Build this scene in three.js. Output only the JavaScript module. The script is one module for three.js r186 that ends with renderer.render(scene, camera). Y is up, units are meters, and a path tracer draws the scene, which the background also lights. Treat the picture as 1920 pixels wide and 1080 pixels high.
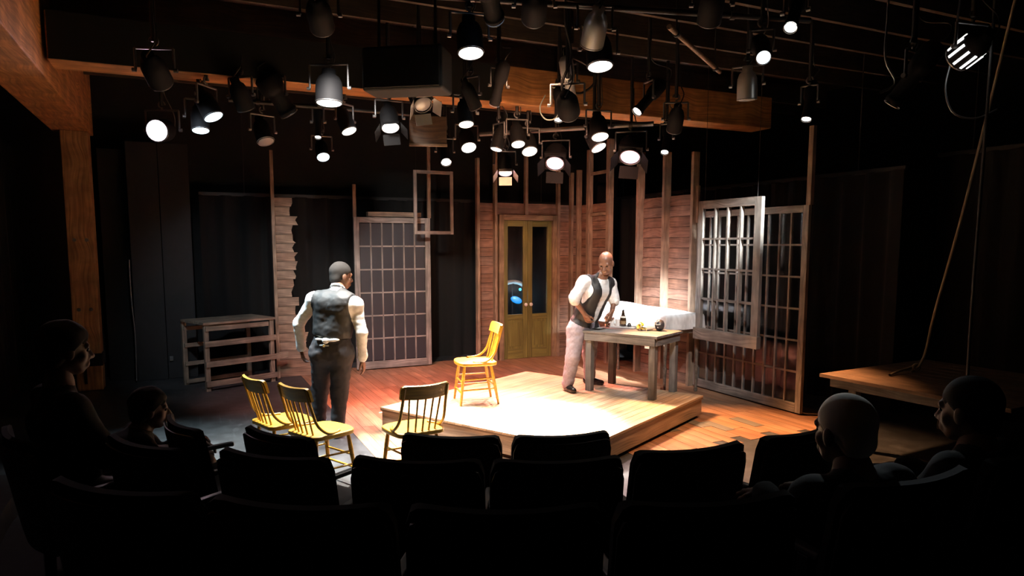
import * as THREE from 'three';
import { RoundedBoxGeometry } from 'three/addons/geometries/RoundedBoxGeometry.js';
import { mergeGeometries } from 'three/addons/utils/BufferGeometryUtils.js';
import { ImprovedNoise } from 'three/addons/math/ImprovedNoise.js';

// ---------------------------------------------------------------- camera, exposure
const scene = new THREE.Scene();
scene.background = new THREE.Color(0x000000);
const renderer = new THREE.WebGLRenderer({ antialias: true });
renderer.toneMapping = THREE.LinearToneMapping;
renderer.toneMappingExposure = 1.6;
renderer.shadowMap.enabled = true;
const camera = new THREE.PerspectiveCamera(45.1, 16 / 9, 0.05, 60);
camera.position.set(0, 1.95, 0);
camera.rotation.x = -Math.atan(140 / 1300);
camera.setViewOffset(1920, 1080, 0, -60, 1920, 1080);   // the picture is cropped from a taller frame
scene.add(camera);

// ---------------------------------------------------------------- small helpers
const V = (x, y, z) => new THREE.Vector3(x, y, z);
let seed = 20177;
const rnd = () => { seed = (seed * 1664525 + 1013904223) >>> 0; return seed / 4294967296; };
const rr = (a, b) => a + (b - a) * rnd();
const pick = (l) => l[Math.floor(rnd() * l.length)];
// the room stands turned by PH; s runs left along the back wall, t towards the seats
const PH = 0.4415, CP = Math.cos(PH), SP = Math.sin(PH), OX = 1.45, OZ = -12.5;
const room = (s, y, t) => V(OX - CP * s + SP * t, y, OZ + SP * s + CP * t);
const taken = new Map();
function numbered(n) { const k = taken.get(n) || 0; taken.set(n, k + 1); return k ? n + '_' + String(k).padStart(3, '0') : n; }
function shade(o) { o.castShadow = true; o.receiveShadow = true; return o; }
function mesh(name, geo, m, parent) { const o = shade(new THREE.Mesh(geo, m)); o.name = name; if (parent) parent.add(o); return o; }
function thing(name, label, category, pos, turn = 0, group) {
  const o = new THREE.Group(); o.name = numbered(name); scene.add(o);
  o.position.copy(pos); o.rotation.y = turn; o.userData = { label, category };
  if (group) o.userData.group = group;
  return o;
}
function single(name, label, category, geo, m, group) {
  const o = mesh(numbered(name), geo, m, scene); o.userData = { label, category };
  if (group) o.userData.group = group;
  return o;
}
function struct(name, pos = V(0, 0, 0), turn = 0) {
  const o = new THREE.Group(); o.name = name; o.position.copy(pos); o.rotation.y = turn; o.userData = { kind: 'structure' }; scene.add(o); return o;
}
function uvBox(g, dims) {   // metres, u along the longest side
  const p = g.attributes.position, n = g.attributes.normal, uv = g.attributes.uv, ou = rnd() * 3, ov = rnd() * 3;
  for (let i = 0; i < p.count; i++) {
    const c = [p.getX(i), p.getY(i), p.getZ(i)], a = [Math.abs(n.getX(i)), Math.abs(n.getY(i)), Math.abs(n.getZ(i))];
    const k = a[0] > a[1] && a[0] > a[2] ? 0 : a[1] > a[2] ? 1 : 2;
    let [i1, i2] = [[1, 2], [0, 2], [0, 1]][k];
    if (dims[i2] > dims[i1]) [i1, i2] = [i2, i1];
    uv.setXY(i, c[i1] + ou, c[i2] + ov);
  }
  return g;
}
const box = (w, h, d, x = 0, y = 0, z = 0) => uvBox(new THREE.BoxGeometry(w, h, d), [w, h, d]).translate(x, y, z);
const rbox = (w, h, d, r, x = 0, y = 0, z = 0, seg = 1) => uvBox(new RoundedBoxGeometry(w, h, d, seg, r), [w, h, d]).translate(x, y, z);
function cyl(a, b, ra, rb = ra, n = 10) {
  const d = b.clone().sub(a), g = new THREE.CylinderGeometry(rb, ra, d.length(), n);
  g.applyQuaternion(new THREE.Quaternion().setFromUnitVectors(V(0, 1, 0), d.clone().normalize()));
  return g.translate((a.x + b.x) / 2, (a.y + b.y) / 2, (a.z + b.z) / 2);
}
const tube = (pts, r, n = 24, k = 8) => new THREE.TubeGeometry(new THREE.CatmullRomCurve3(pts), n, r, k, false);
const merge = (l) => mergeGeometries(l.map((g) => (g.index ? g.toNonIndexed() : g)));

// ---------------------------------------------------------------- textures and materials
function hash(x, y, s) { let h = Math.imul(x, 374761393) + Math.imul(y, 668265263) + Math.imul(s, 2147483647 ^ 77); h = Math.imul(h ^ (h >>> 13), 1274126177); return ((h ^ (h >>> 16)) >>> 0) / 4294967296; }
function tnoise(x, y, px, py, s) {
  const xi = Math.floor(x), yi = Math.floor(y), fx = x - xi, fy = y - yi, w = (a, n) => ((a % n) + n) % n;
  const u = fx * fx * (3 - 2 * fx), v = fy * fy * (3 - 2 * fy);
  const a = hash(w(xi, px), w(yi, py), s), b = hash(w(xi + 1, px), w(yi, py), s), c = hash(w(xi, px), w(yi + 1, py), s), d = hash(w(xi + 1, px), w(yi + 1, py), s);
  return (a * (1 - u) + b * u) * (1 - v) + (c * (1 - u) + d * u) * v;
}
function makeTex(W, H, fn, rx, ry, colour = true) {
  const data = new Uint8Array(W * H * 4);
  for (let y = 0; y < H; y++) for (let x = 0; x < W; x++) {
    const c = fn(x / W, y / H), i = (y * W + x) * 4;
    const q = Array.isArray(c) ? c : [c, c, c];
    for (let k = 0; k < 3; k++) data[i + k] = Math.max(0, Math.min(255, q[k] * 255));
    data[i + 3] = 255;
  }
  const t = new THREE.DataTexture(data, W, H); t.wrapS = t.wrapT = THREE.RepeatWrapping; t.magFilter = THREE.LinearFilter; t.minFilter = THREE.LinearMipmapLinearFilter; t.generateMipmaps = true;
  t.repeat.set(rx, ry); if (colour) t.colorSpace = THREE.SRGBColorSpace; t.needsUpdate = true; return t;
}
const grain = (x, y, s, streak) => {
  const warp = tnoise(x * 4, y * 3, 4, 3, s) * 0.12;
  const a = tnoise(x * 3, (y + warp) * 40, 3, 40, s + 1), b = tnoise(x * 8, (y + warp) * 90, 8, 90, s + 2), c = tnoise(x * 5, y * 5, 5, 5, s + 3), f = tnoise(x * 200, y * 200, 200, 200, s + 4);
  return 0.80 + streak * (a - 0.5) * 0.6 + streak * (b - 0.5) * 0.4 + (c - 0.5) * 0.16 + (f - 0.5) * 0.06;
};
const woodMap = makeTex(512, 256, (x, y) => grain(x, y, 5, 0.32), 1 / 1.4, 1 / 0.5);
const roughWoodMap = makeTex(512, 256, (x, y) => { const g = grain(x, y, 31, 0.36), st = tnoise(x * 9, y * 4, 9, 4, 61); return g * (0.9 + 0.2 * st) * (0.94 + 0.12 * tnoise(x * 23, y * 9, 23, 9, 62)); }, 1 / 1.2, 1 / 0.6);
const woodBump = makeTex(512, 256, (x, y) => grain(x, y, 5, 0.8), 1 / 1.4, 1 / 0.5, false);
const floorMap = makeTex(512, 512, (x, y) => { const a = tnoise(x * 6, y * 6, 6, 6, 7), b = tnoise(x * 40, y * 40, 40, 40, 8), c = tnoise(x * 220, y * 220, 220, 220, 9), sc = tnoise(x * 14, y * 90, 14, 90, 10); return 0.62 + 0.3 * (a - 0.5) + 0.2 * (b - 0.5) + 0.14 * (c - 0.5) + (sc > 0.86 ? 0.14 : 0); }, 1 / 3, 1 / 3);
const clothMap = makeTex(256, 256, (x, y) => 0.86 + 0.1 * (hash(Math.floor(x * 256), Math.floor(y * 128), 3) - 0.5) + 0.1 * (tnoise(x * 12, y * 12, 12, 12, 4) - 0.5), 4, 4);
const mats = new Map();
function M(r, g, b, rough = 0.7, o = {}) {
  const m = new THREE.MeshPhysicalMaterial({ roughness: rough, ...o }); m.color.setRGB(r, g, b); m.side = THREE.DoubleSide; return m;
}
const wood = (r, g, b, rough = 0.6, o = {}) => M(r, g, b, rough, { map: woodMap, bumpMap: woodBump, bumpScale: 0.0006, ...o });
const oldWood = (r, g, b, rough = 0.75, o = {}) => M(r, g, b, rough, { map: roughWoodMap, bumpMap: woodBump, bumpScale: 0.001, ...o });
const K = {
  blackFloor: M(0.095, 0.10, 0.108, 0.5, { map: floorMap }),
  riser: M(0.02, 0.019, 0.018, 0.85, { map: floorMap }),
  wallDark: M(0.012, 0.0105, 0.0095, 0.9, { map: floorMap }),
  drape: M(0.0018, 0.0018, 0.0022, 0.95, { map: clothMap }),
  blackFlat: M(0.012, 0.0145, 0.018, 0.7, { map: floorMap }),
  deck: oldWood(0.05, 0.038, 0.028, 0.85), joist: oldWood(0.075, 0.052, 0.036, 0.85),
  beam: oldWood(0.62, 0.27, 0.085, 0.7), post: oldWood(0.5, 0.26, 0.1, 0.7),
  stage: [wood(0.40, 0.21, 0.12, 0.42), wood(0.46, 0.245, 0.14, 0.45), wood(0.36, 0.18, 0.10, 0.42), wood(0.43, 0.235, 0.13, 0.48), wood(0.38, 0.215, 0.13, 0.45)],
  stageGrey: wood(0.16, 0.15, 0.13, 0.6),
  platform: [wood(0.62, 0.44, 0.27, 0.4), wood(0.66, 0.48, 0.31, 0.42), wood(0.57, 0.39, 0.235, 0.42), wood(0.63, 0.46, 0.30, 0.45)],
  fascia: wood(0.42, 0.32, 0.23, 0.6), fasciaEdge: wood(0.2, 0.13, 0.075, 0.6),
  boards: [oldWood(0.27, 0.145, 0.1), oldWood(0.31, 0.17, 0.12), oldWood(0.24, 0.13, 0.09), oldWood(0.29, 0.175, 0.13), oldWood(0.26, 0.135, 0.088)],
  ragged: [oldWood(0.33, 0.22, 0.15), oldWood(0.3, 0.18, 0.12), oldWood(0.36, 0.25, 0.18), oldWood(0.31, 0.21, 0.15)],
  stud: oldWood(0.34, 0.235, 0.165), greyFrame: oldWood(0.33, 0.285, 0.255, 0.7), sash: oldWood(0.28, 0.245, 0.22, 0.6),
  pane: M(0.8, 0.82, 0.85, 0.12, { transmission: 1, thickness: 0, ior: 1.45 }),
  paneDull: M(0.028, 0.029, 0.038, 0.5, { transmission: 0.3, thickness: 0 }),
  doorGreen: wood(0.21, 0.19, 0.05, 0.5), casing: oldWood(0.33, 0.22, 0.13), porcelain: M(0.8, 0.78, 0.74, 0.2),
  yellow: wood(0.72, 0.40, 0.035, 0.35, { clearcoat: 0.3, clearcoatRoughness: 0.3 }),
  greyTable: oldWood(0.21, 0.2, 0.185, 0.75), stair: oldWood(0.31, 0.24, 0.18), oldTable: oldWood(0.26, 0.15, 0.08, 0.75), tableLeg: oldWood(0.24, 0.21, 0.17),
  sheet: M(0.82, 0.82, 0.82, 0.85, { map: clothMap, sheen: 0.3 }), bedWood: oldWood(0.2, 0.15, 0.11),
  iron: M(0.02, 0.02, 0.021, 0.5, { metalness: 0.3 }), can: M(0.005, 0.005, 0.006, 0.75, { specularIntensity: 0.3 }), steel: M(0.55, 0.55, 0.56, 0.3, { metalness: 1 }), dullSteel: M(0.16, 0.16, 0.165, 0.5, { metalness: 0.9 }), silver: M(0.75, 0.74, 0.72, 0.35, { metalness: 0.8 }),
  cord: M(0.02, 0.02, 0.02, 0.6), rope: M(0.34, 0.26, 0.16, 0.9, { map: clothMap }),
  seatFabric: M(0.02, 0.018, 0.018, 0.9, { map: clothMap }), seatShell: M(0.028, 0.022, 0.02, 0.5), arm: M(0.09, 0.088, 0.09, 0.35),
  skinDark: M(0.13, 0.062, 0.038, 0.5), skin: M(0.16, 0.078, 0.05, 0.4), skinPale: M(0.15, 0.09, 0.065, 0.6),
  shirt: M(0.78, 0.80, 0.82, 0.8, { map: clothMap }), vest: M(0.011, 0.0115, 0.0135, 0.65, { map: clothMap }), slacks: M(0.024, 0.021, 0.026, 0.8, { map: clothMap }), lilac: M(0.36, 0.31, 0.35, 0.85, { map: clothMap }),
  shoe: M(0.012, 0.012, 0.012, 0.2), hair: M(0.012, 0.01, 0.009, 0.9), hairWhite: M(0.75, 0.72, 0.64, 0.8), darkCloth: M(0.02, 0.021, 0.022, 0.9, { map: clothMap }), eye: M(0.02, 0.015, 0.012, 0.2), buckle: M(0.7, 0.7, 0.7, 0.3, { metalness: 1 }),
};
function lensMat(r, g, b, e) { const m = M(0.1, 0.1, 0.1, 0.3); m.emissive.setRGB(r, g, b); m.emissiveIntensity = e; return m; }

// ---------------------------------------------------------------- the room
{
  const H = 4.45, s0 = -3.0, s1 = 9.6, t0 = -1.1, t1 = 15.4, ms = (s0 + s1) / 2, mt = (t0 + t1) / 2;
  const slab = (name, w, h, d, s, y, t, m) => { const g = struct(name, room(s, y, t), PH); mesh('surface', box(w, h, d), m, g); return g; };
  slab('floor', s1 - s0 + 0.6, 0.3, t1 - t0 + 0.6, ms, -0.15, mt, K.blackFloor);
  slab('ceiling', s1 - s0 + 0.6, 0.2, t1 - t0 + 0.6, ms, H + 0.1, mt, K.deck);
  slab('wall_back', s1 - s0 + 0.6, H, 0.3, ms, H / 2, t0 - 0.15, K.wallDark);
  slab('wall_front', s1 - s0 + 0.6, H, 0.3, ms, H / 2, t1 + 0.15, K.wallDark);
  slab('wall_right', 0.3, H, t1 - t0, s0 - 0.15, H / 2, mt, K.wallDark);
  slab('wall_left', 0.3, H, t1 - t0, s1 + 0.15, H / 2, mt, K.wallDark);
}
// stage boards, laid towards the seats, with a broken front edge
{
  const g = struct('floor_stage', room(0, 0, 0), PH), w = 0.137, N = 38;
  const geos = new Map();
  const plank = (l) => { const k = Math.round(l * 20); if (!geos.has(k)) geos.set(k, box(w - 0.004, 0.018, k / 20 - 0.003)); return geos.get(k); };
  const grey = new Set(['11,5', '12,5', '15,5', '9,5']);
  for (let i = 0; i < N; i++) {
    const s = 5.13 - w / 2 - i * w;
    let t = -0.3, end = 5.25 + Math.round(rr(0, 9)) * 0.05, first = true;
    if (s < 2.7) end = 5.35 + Math.round(rr(0, 8)) * 0.05;
    while (t < end - 0.05) {
      let l = first ? rr(0.5, 1.9) : rr(1.1, 2.2); first = false;
      if (end - t - l < 0.4) l = end - t;
      l = Math.round(l * 20) / 20; if (l < 0.05) break;
      const o = mesh('floor_plank', plank(l), pick(K.stage), g); o.position.set(-s, -0.005 + rr(-0.0008, 0.0008), t + l / 2); t += l;
    }
    if (i === 25 || i === 26 || i === 29 || i === 22) { const o = mesh('floor_plank', plank(0.4), K.stageGrey, g); o.position.set(-s, -0.002, 4.55 + (i % 3) * 0.22); }
  }
}
// heavy timber: beam towards the seats on a post, cross beam over the stage, joists
{
  const lb = struct('beam_1', room(7.9, 3.43, 4.2), PH);
  mesh('timber', rbox(0.44, 0.9, 9.4, 0.012, 0, 0.45, 0), K.beam, lb);
  const tb = struct('beam_2', room(3.4, 3.57, 3.08), PH);
  mesh('timber', rbox(8.5, 0.42, 0.38, 0.012, 0, 0.21, 0), K.beam, tb);
  mesh('beam_shade_strip', box(4.35, 0.41, 0.012, -2.06, 0.212, 0.197), K.drape, tb);  // black strip added to the beam face to paint its shaded left part
  const ps = struct('post_1', room(7.86, 0, -0.2), PH);
  mesh('timber', rbox(0.31, 3.43, 0.31, 0.012, 0, 1.715, 0), K.post, ps);
  for (const y of [1.1, 2.02]) for (const x of [-0.07, 0.07]) { mesh('bolt', new THREE.CylinderGeometry(0.022, 0.025, 0.02, 8).rotateX(Math.PI / 2).translate(x, y, 0.162), K.dullSteel, ps); }
  mesh('dark_band', merge([rbox(0.34, 0.17, 0.34, 0.01, 0, 0.42, 0), box(0.03, 0.24, 0.012, -0.04, 0.22, 0.16)]), K.drape, ps);
  const jg = struct('trim_1', room(0, 4.1, 0), PH);
  for (let i = 0; i < 16; i++) { const t = 0.2 + i * 0.61; if (Math.abs(t - 3.08) < 0.25) continue; mesh('joist', box(10.4, 0.35, 0.05, -2.6, 0.175, t), K.joist, jg); }
}
// black masking: drapes behind the set and a black flat beside the post
function drape(len, h, m) {
  const n = Math.round(len / 0.035), g = new THREE.PlaneGeometry(len, h, n, 6), p = g.attributes.position;
  for (let i = 0; i < p.count; i++) { const x = p.getX(i), y = p.getY(i); p.setZ(i, 0.045 * Math.sin(x * 17 + 0.7 * Math.sin(x * 5)) + 0.01 * Math.sin(x * 41) + 0.012 * (0.5 - y / h) * Math.sin(x * 9)); }
  g.computeVertexNormals(); return g.translate(0, h / 2, 0);
}
for (const [s, t, turn, len, h, label] of [
  [3.2, -0.78, PH, 6.4, 2.7, 'long black drape hanging behind the window wall and green door'],
  [-0.75, 2.3, PH - Math.PI / 2, 6.2, 2.8, 'long black drape hanging behind the plank wall with the tall window'],
  [-1.6, 7.2, PH - Math.PI / 2, 4.0, 3.0, 'black drape behind the roped plank table at the right'],
  [8.75, 0.5, PH + Math.PI / 2, 5.0, 3.3, 'black drape left of the timber post'],
]) {
  const d = thing('black_drape', label, 'curtain', room(s, 0, t), turn); mesh('cloth', drape(len, h, K.drape), K.drape, d); mesh('top_batten', box(len, 0.05, 0.03, 0, h + 0.02, 0), K.iron, d);
  for (const x of [-len * 0.4, len * 0.4]) mesh('hanging_line', cyl(V(x, h + 0.03, 0), V(x, 4.44, 0), 0.006, 0.006, 6), K.cord, d);
}
{
  const f = thing('black_flat', 'blue-black painted flat standing between timber post and slatted steps', 'panel', room(6.92, 0, -0.58), PH);
  for (let i = 0; i < 2; i++) mesh('panel', rbox(0.395, 3.4, 0.05, 0.006, -0.2 + i * 0.4, 1.7, i ? 0 : 0.025), K.blackFlat, f);
  mesh('outlet', rbox(0.05, 0.07, 0.02, 0.005, 0.05, 0.3, 0.05), K.dullSteel, f);
  mesh('conduit', tube([V(-0.42, 1.75, 0.1), V(-0.42, 1.2, 0.1), V(-0.4, 0.7, 0.1), V(-0.41, 0.02, 0.12)], 0.011), K.dullSteel, f);
  const f2 = thing('black_flat', 'narrow dark flat half hidden behind the timber post', 'panel', room(7.5, 0, -0.75), PH);
  mesh('panel', rbox(0.36, 3.3, 0.05, 0.006, 0, 1.65, 0), K.wallDark, f2);
}

// ---------------------------------------------------------------- set walls (local x runs right, z to the audience)
function boardRun(parent, x0, x1, top, z = 0, bh = 0.148) {
  const n = Math.round(top / bh), h = top / n, w = x1 - x0, variants = [0, 1, 2].map(() => box(w, h - 0.007, 0.022));
  for (let i = 0; i < n; i++) { const o = mesh('board', variants[i % 3], pick(K.boards), parent); o.position.set((x0 + x1) / 2, h * (i + 0.5), z + rr(-0.003, 0.003)); }
}
const stud = (parent, x, y0, y1, z = 0.03, w = 0.045, d = 0.09) => mesh('stud', box(w, y1 - y0, d, x, (y0 + y1) / 2, z), K.stud, parent);
{
  // left of the door
  const a = thing('plank_wall', 'narrow brown plank wall left of the green double door', 'wall', room(2.1, 0, 0), PH);
  boardRun(a, -0.15, 0.15, 2.65, -0.01); stud(a, -0.15, 0, 3.36, 0.045); stud(a, 0.165, 0, 3.57, 0.045);
  // right of the door to the corner
  const b = thing('plank_wall', 'brown plank wall between the green door and the room corner', 'wall', room(0.52, 0, 0), PH);
  boardRun(b, -0.235, 0.235, 2.65, -0.01); stud(b, -0.225, 0, 3.42, 0.045); stud(b, 0.04, 0, 3.2, 0.045);
  // right wall, behind the bald man
  const c = thing('plank_wall', 'brown plank wall behind the bald man, left of the dark opening', 'wall', room(0.3, 0, 0.58), PH - Math.PI / 2);
  boardRun(c, -0.5, 0.48, 2.65, -0.01); stud(c, -0.5, 0, 3.25, 0.045); stud(c, -0.15, 0, 3.55, 0.045, 0.07); stud(c, 0.47, 0, 3.65, 0.045, 0.09); 
  mesh('rail', box(0.62, 0.05, 0.03, 0.16, 3.15, 0.03), K.stud, c); mesh('rail', box(0.62, 0.05, 0.03, 0.16, 2.47, 0.03), K.stud, c);
  // right wall, behind the bed
  const d = thing('plank_wall', 'brown plank wall behind the white bed, right of the dark opening', 'wall', room(0.3, 0, 2.5), PH - Math.PI / 2);
  boardRun(d, -0.6, 0.62, 2.65, -0.01); stud(d, -0.61, 0, 3.34, 0.045, 0.05, 0.12); stud(d, 0.02, 0, 3.27, 0.045, 0.05, 0.12); stud(d, 0.63, 0, 3.2, 0.045, 0.05, 0.1); mesh('nailer', box(0.05, 0.5, 0.03, 0.68, 2.5, 0.03), K.stud, d);
  // ragged strip of boards by the steps
  const e = thing('ragged_board_strip', 'narrow strip of broken horizontal boards beside the slatted steps', 'wall', room(5.45, 0, 0), PH);
  stud(e, 0, 0, 3.3, 0.045);
  const n = 20;
  for (let i = 0; i < n; i++) {
    const y = 2.64 * (i + 0.5) / n, l = i < 2 ? 0.62 : i < 5 ? 0.42 + rr(-0.04, 0.05) : 0.27 + rr(-0.045, 0.055), h = 2.64 / n - 0.006;
    const sh = new THREE.Shape([new THREE.Vector2(0, 0), new THREE.Vector2(l + rr(-0.02, 0.02), 0), new THREE.Vector2(l + rr(-0.04, 0.02), h * rr(0.3, 0.6)), new THREE.Vector2(l + rr(-0.03, 0.03), h), new THREE.Vector2(0, h)]);
    const g = new THREE.ExtrudeGeometry(sh, { depth: 0.022, bevelEnabled: false }).translate(0.02, y - h / 2, rr(0, 0.02)); g.rotateZ(rr(-0.02, 0.02) * 0.3);
    mesh('board', g, pick(K.ragged), e);
  }
}
// glazed window walls
function windowWall(o, W, Htop, cols, rows, frameW, y0, mat, z = 0) {
  const fw = frameW, x0 = -W / 2, x1 = W / 2, bot = y0, top = Htop;
  mesh('stile', rbox(fw, top - bot, 0.045, 0.004, x0 + fw / 2, (top + bot) / 2, z), mat, o); mesh('stile', rbox(fw, top - bot, 0.045, 0.004, x1 - fw / 2, (top + bot) / 2, z), mat, o);
  mesh('top_rail', rbox(W - 2 * fw, fw, 0.045, 0.004, 0, top - fw / 2, z), mat, o); mesh('bottom_rail', rbox(W - 2 * fw, fw * 1.35, 0.045, 0.004, 0, bot + fw * 0.675, z), mat, o);
  const ix0 = x0 + fw, ix1 = x1 - fw, iy0 = bot + fw * 1.35, iy1 = top - fw, cw = (ix1 - ix0) / cols, rh = (iy1 - iy0) / rows, mw = 0.022;
  const vg = box(mw, iy1 - iy0, 0.03), hg = box(ix1 - ix0, mw, 0.026), pg = box(cw - mw, rh - mw, 0.004);
  for (let i = 1; i < cols; i++) { const m = mesh('muntin', vg, mat, o); m.position.set(ix0 + i * cw, (iy0 + iy1) / 2, z); }
  for (let j = 1; j < rows; j++) { const m = mesh('muntin', hg, mat, o); m.position.set((ix0 + ix1) / 2, iy0 + j * rh, z); }
  return { pg, ix0, iy0, cw, rh };
}
function panes(o, q, cols, rows, pm = K.pane, z = 0) { for (let i = 0; i < cols; i++) for (let j = 0; j < rows; j++) { const m = mesh('pane', q.pg, pm, o); m.position.set(q.ix0 + (i + 0.5) * q.cw, q.iy0 + (j + 0.5) * q.rh, z); } }
{
  const a = thing('window_wall', 'grey window wall of thirty-six small panes behind the man in dark trousers', 'window', room(3.67, 0, 0), PH);
  panes(a, windowWall(a, 1.22, 2.38, 6, 6, 0.085, 0.02, K.greyFrame), 6, 6, K.paneDull);
  stud(a, -0.59, 2.38, 2.87, 0, 0.05, 0.045); stud(a, 0.6, 2.38, 3.52, 0, 0.05, 0.045);
  mesh('ledge_board', box(0.85, 0.07, 0.12, 0.05, 2.43, -0.08), K.stud, a);
  const b = thing('window_wall', 'wide grey window wall of tall narrow panes at the right end of the set', 'window', room(0.3, 0, 4.1), PH - Math.PI / 2);
  panes(b, windowWall(b, 1.86, 2.4, 10, 6, 0.08, 0.02, K.greyFrame), 10, 6);
  stud(b, 0.92, 2.4, 3.26, 0, 0.06, 0.05);
  const c = thing('hung_window', 'pale sixteen-light window sash hung in front of the wide window wall', 'window', room(0.62, 0.74, 4.11), PH - Math.PI / 2);
  const W = 1.08, top = 1.77, m = K.sash;
  mesh('stile', rbox(0.085, top, 0.05, 0.004, -W / 2 + 0.043, top / 2, 0), m, c); mesh('stile', rbox(0.11, top, 0.05, 0.004, W / 2 - 0.055, top / 2, 0), m, c);
  mesh('top_rail', rbox(W - 0.195, 0.10, 0.05, 0.004, -0.012, top - 0.05, 0), m, c); mesh('bottom_rail', rbox(W + 0.04, 0.15, 0.07, 0.006, 0, 0.075, 0.012), m, c);
  const ix0 = -W / 2 + 0.085, ix1 = W / 2 - 0.11, iy0 = 0.15, iy1 = top - 0.1;
  for (let i = 1; i < 4; i++) mesh('muntin', box(0.024, iy1 - iy0, 0.05, ix0 + (ix1 - ix0) * i / 4, (iy0 + iy1) / 2, 0), m, c);
  for (let j = 1; j < 4; j++) mesh('muntin', box(ix1 - ix0, 0.024, 0.04, (ix0 + ix1) / 2, iy0 + (iy1 - iy0) * j / 4, 0), m, c);
  for (const x of [-0.45, 0.45]) mesh('hanging_wire', cyl(V(x, top, 0), V(x, 3.7, 0), 0.003, 0.003, 5), K.cord, c);
  const d = thing('empty_window', 'small empty wooden frame hung above the thirty-six pane window wall', 'frame', room(3.11, 2.12, 0.35), PH), fw = 0.64, fh = 0.97;
  for (const x of [-1, 1]) mesh('stile', rbox(0.05, fh, 0.03, 0.003, x * (fw / 2 - 0.025), fh / 2, 0), K.greyFrame, d);
  for (const y of [0.025, fh - 0.025]) mesh('rail', rbox(fw - 0.1, 0.05, 0.03, 0.003, 0, y, 0), K.greyFrame, d);
  for (const x of [-0.28, 0.28]) mesh('hanging_wire', cyl(V(x, fh, 0), V(x, 4.44, 0), 0.003, 0.003, 5), K.cord, d);
}
// green double door
{
  const o = thing('double_door', 'olive green double door with glass upper panes and white knobs', 'door', room(1.315, 0, 0), PH);
  const W = 1.1, top = 2.46;
  for (const x of [-1, 1]) mesh('casing', rbox(0.085, top, 0.09, 0.005, x * (W / 2 - 0.043), top / 2, 0.02), K.casing, o);
  mesh('casing', rbox(W - 0.17, 0.09, 0.09, 0.005, 0, top - 0.045, 0.02), K.casing, o);
  mesh('header_board', box(W + 0.02, 0.19, 0.02, 0, top + 0.1, 0), K.boards[0], o);
  stud(o, -0.05, 2.46, 3.52, 0.045, 0.05, 0.07);
  const lw = (W - 0.17 - 0.012) / 2, lh = top - 0.1, m = K.doorGreen;
  for (const sx of [-1, 1]) {
    const leaf = new THREE.Group(); leaf.name = 'door_leaf'; o.add(leaf); leaf.position.set(sx * (lw / 2 + 0.003), 0.008, 0);
    const st = 0.085;
    const part = (w, h, x, y, d = 0.045) => rbox(w, h, d, 0.004, x, y, 0);
    mesh('leaf_frame', merge([part(st, lh, -lw / 2 + st / 2, lh / 2), part(st, lh, lw / 2 - st / 2, lh / 2), part(lw - 2 * st, 0.1, 0, lh - 0.05), part(lw - 2 * st, 0.17, 0, 0.085), part(lw - 2 * st, 0.09, 0, 0.72)]), m, leaf);
    mesh('lower_panel', merge([box(lw - 2 * st, 0.52, 0.016, 0, 0.42, -0.004), rbox(lw - 2 * st - 0.08, 0.42, 0.03, 0.008, 0, 0.42, -0.002)]), m, leaf);
    mesh('glass', box(lw - 2 * st, lh - 0.1 - 0.765, 0.004, 0, (lh - 0.1 + 0.765) / 2, 0), K.pane, leaf);
    mesh('knob', merge([new THREE.SphereGeometry(0.032, 14, 10), cyl(V(0, 0, -0.04), V(0, 0, 0), 0.014, 0.014)]).translate(-sx * (lw / 2 - 0.045), 0.93, 0.055), K.porcelain, leaf);
  }
  // made-up hood and blue lamp behind the glass, in place of a reflection
  const h = thing('added_reflection_lamp', 'made-up pale arc and blue glow behind left door pane, in place of a reflection', 'lamp', room(1.39, 0, -0.42), PH);
  const arc = []; for (let i = 0; i <= 12; i++) { const q = Math.PI * (0.14 + 0.72 * i / 12); arc.push(V(-0.235 * Math.cos(q), 1.17 + 0.135 * Math.sin(q), 0)); }
  for (const k of [0, 1]) mesh('reflection_arc', new THREE.TubeGeometry(new THREE.CatmullRomCurve3(arc.slice(k * 6, k * 6 + 7)), 12, 0.036, 8), M(0.75, 0.85, 0.88, 0.5), h);
  mesh('stand', merge([cyl(V(0, 0, 0), V(0, 1.28, -0.03), 0.012), new THREE.CylinderGeometry(0.13, 0.14, 0.02, 20).translate(0, 0.01, 0), box(0.03, 0.03, 0.08, 0, 1.28, -0.02)]), K.iron, h);
  mesh('reflection_glow', new THREE.SphereGeometry(1, 16, 12).scale(0.115, 0.06, 0.035).rotateZ(-0.35).translate(0.06, 0.985, 0.02), lensMat(0.0, 0.36, 1.0, 0.9), h);
  mesh('reflection_dot', new THREE.SphereGeometry(0.026, 10, 8).translate(0.13, 1.17, 0.03), lensMat(0.05, 0.7, 1.0, 1.5), h);
  mesh('arm', cyl(V(0, 0.97, -0.02), V(0.08, 0.985, 0), 0.01), K.iron, h);
  const pl = new THREE.PointLight(new THREE.Color().setRGB(0.5, 0.85, 1.0), 0.16, 0, 2); pl.position.set(0.03, 1.07, 0.14); pl.name = 'reflection_light'; pl.castShadow = true; pl.shadow.radius = 2; h.add(pl);
}
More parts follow.
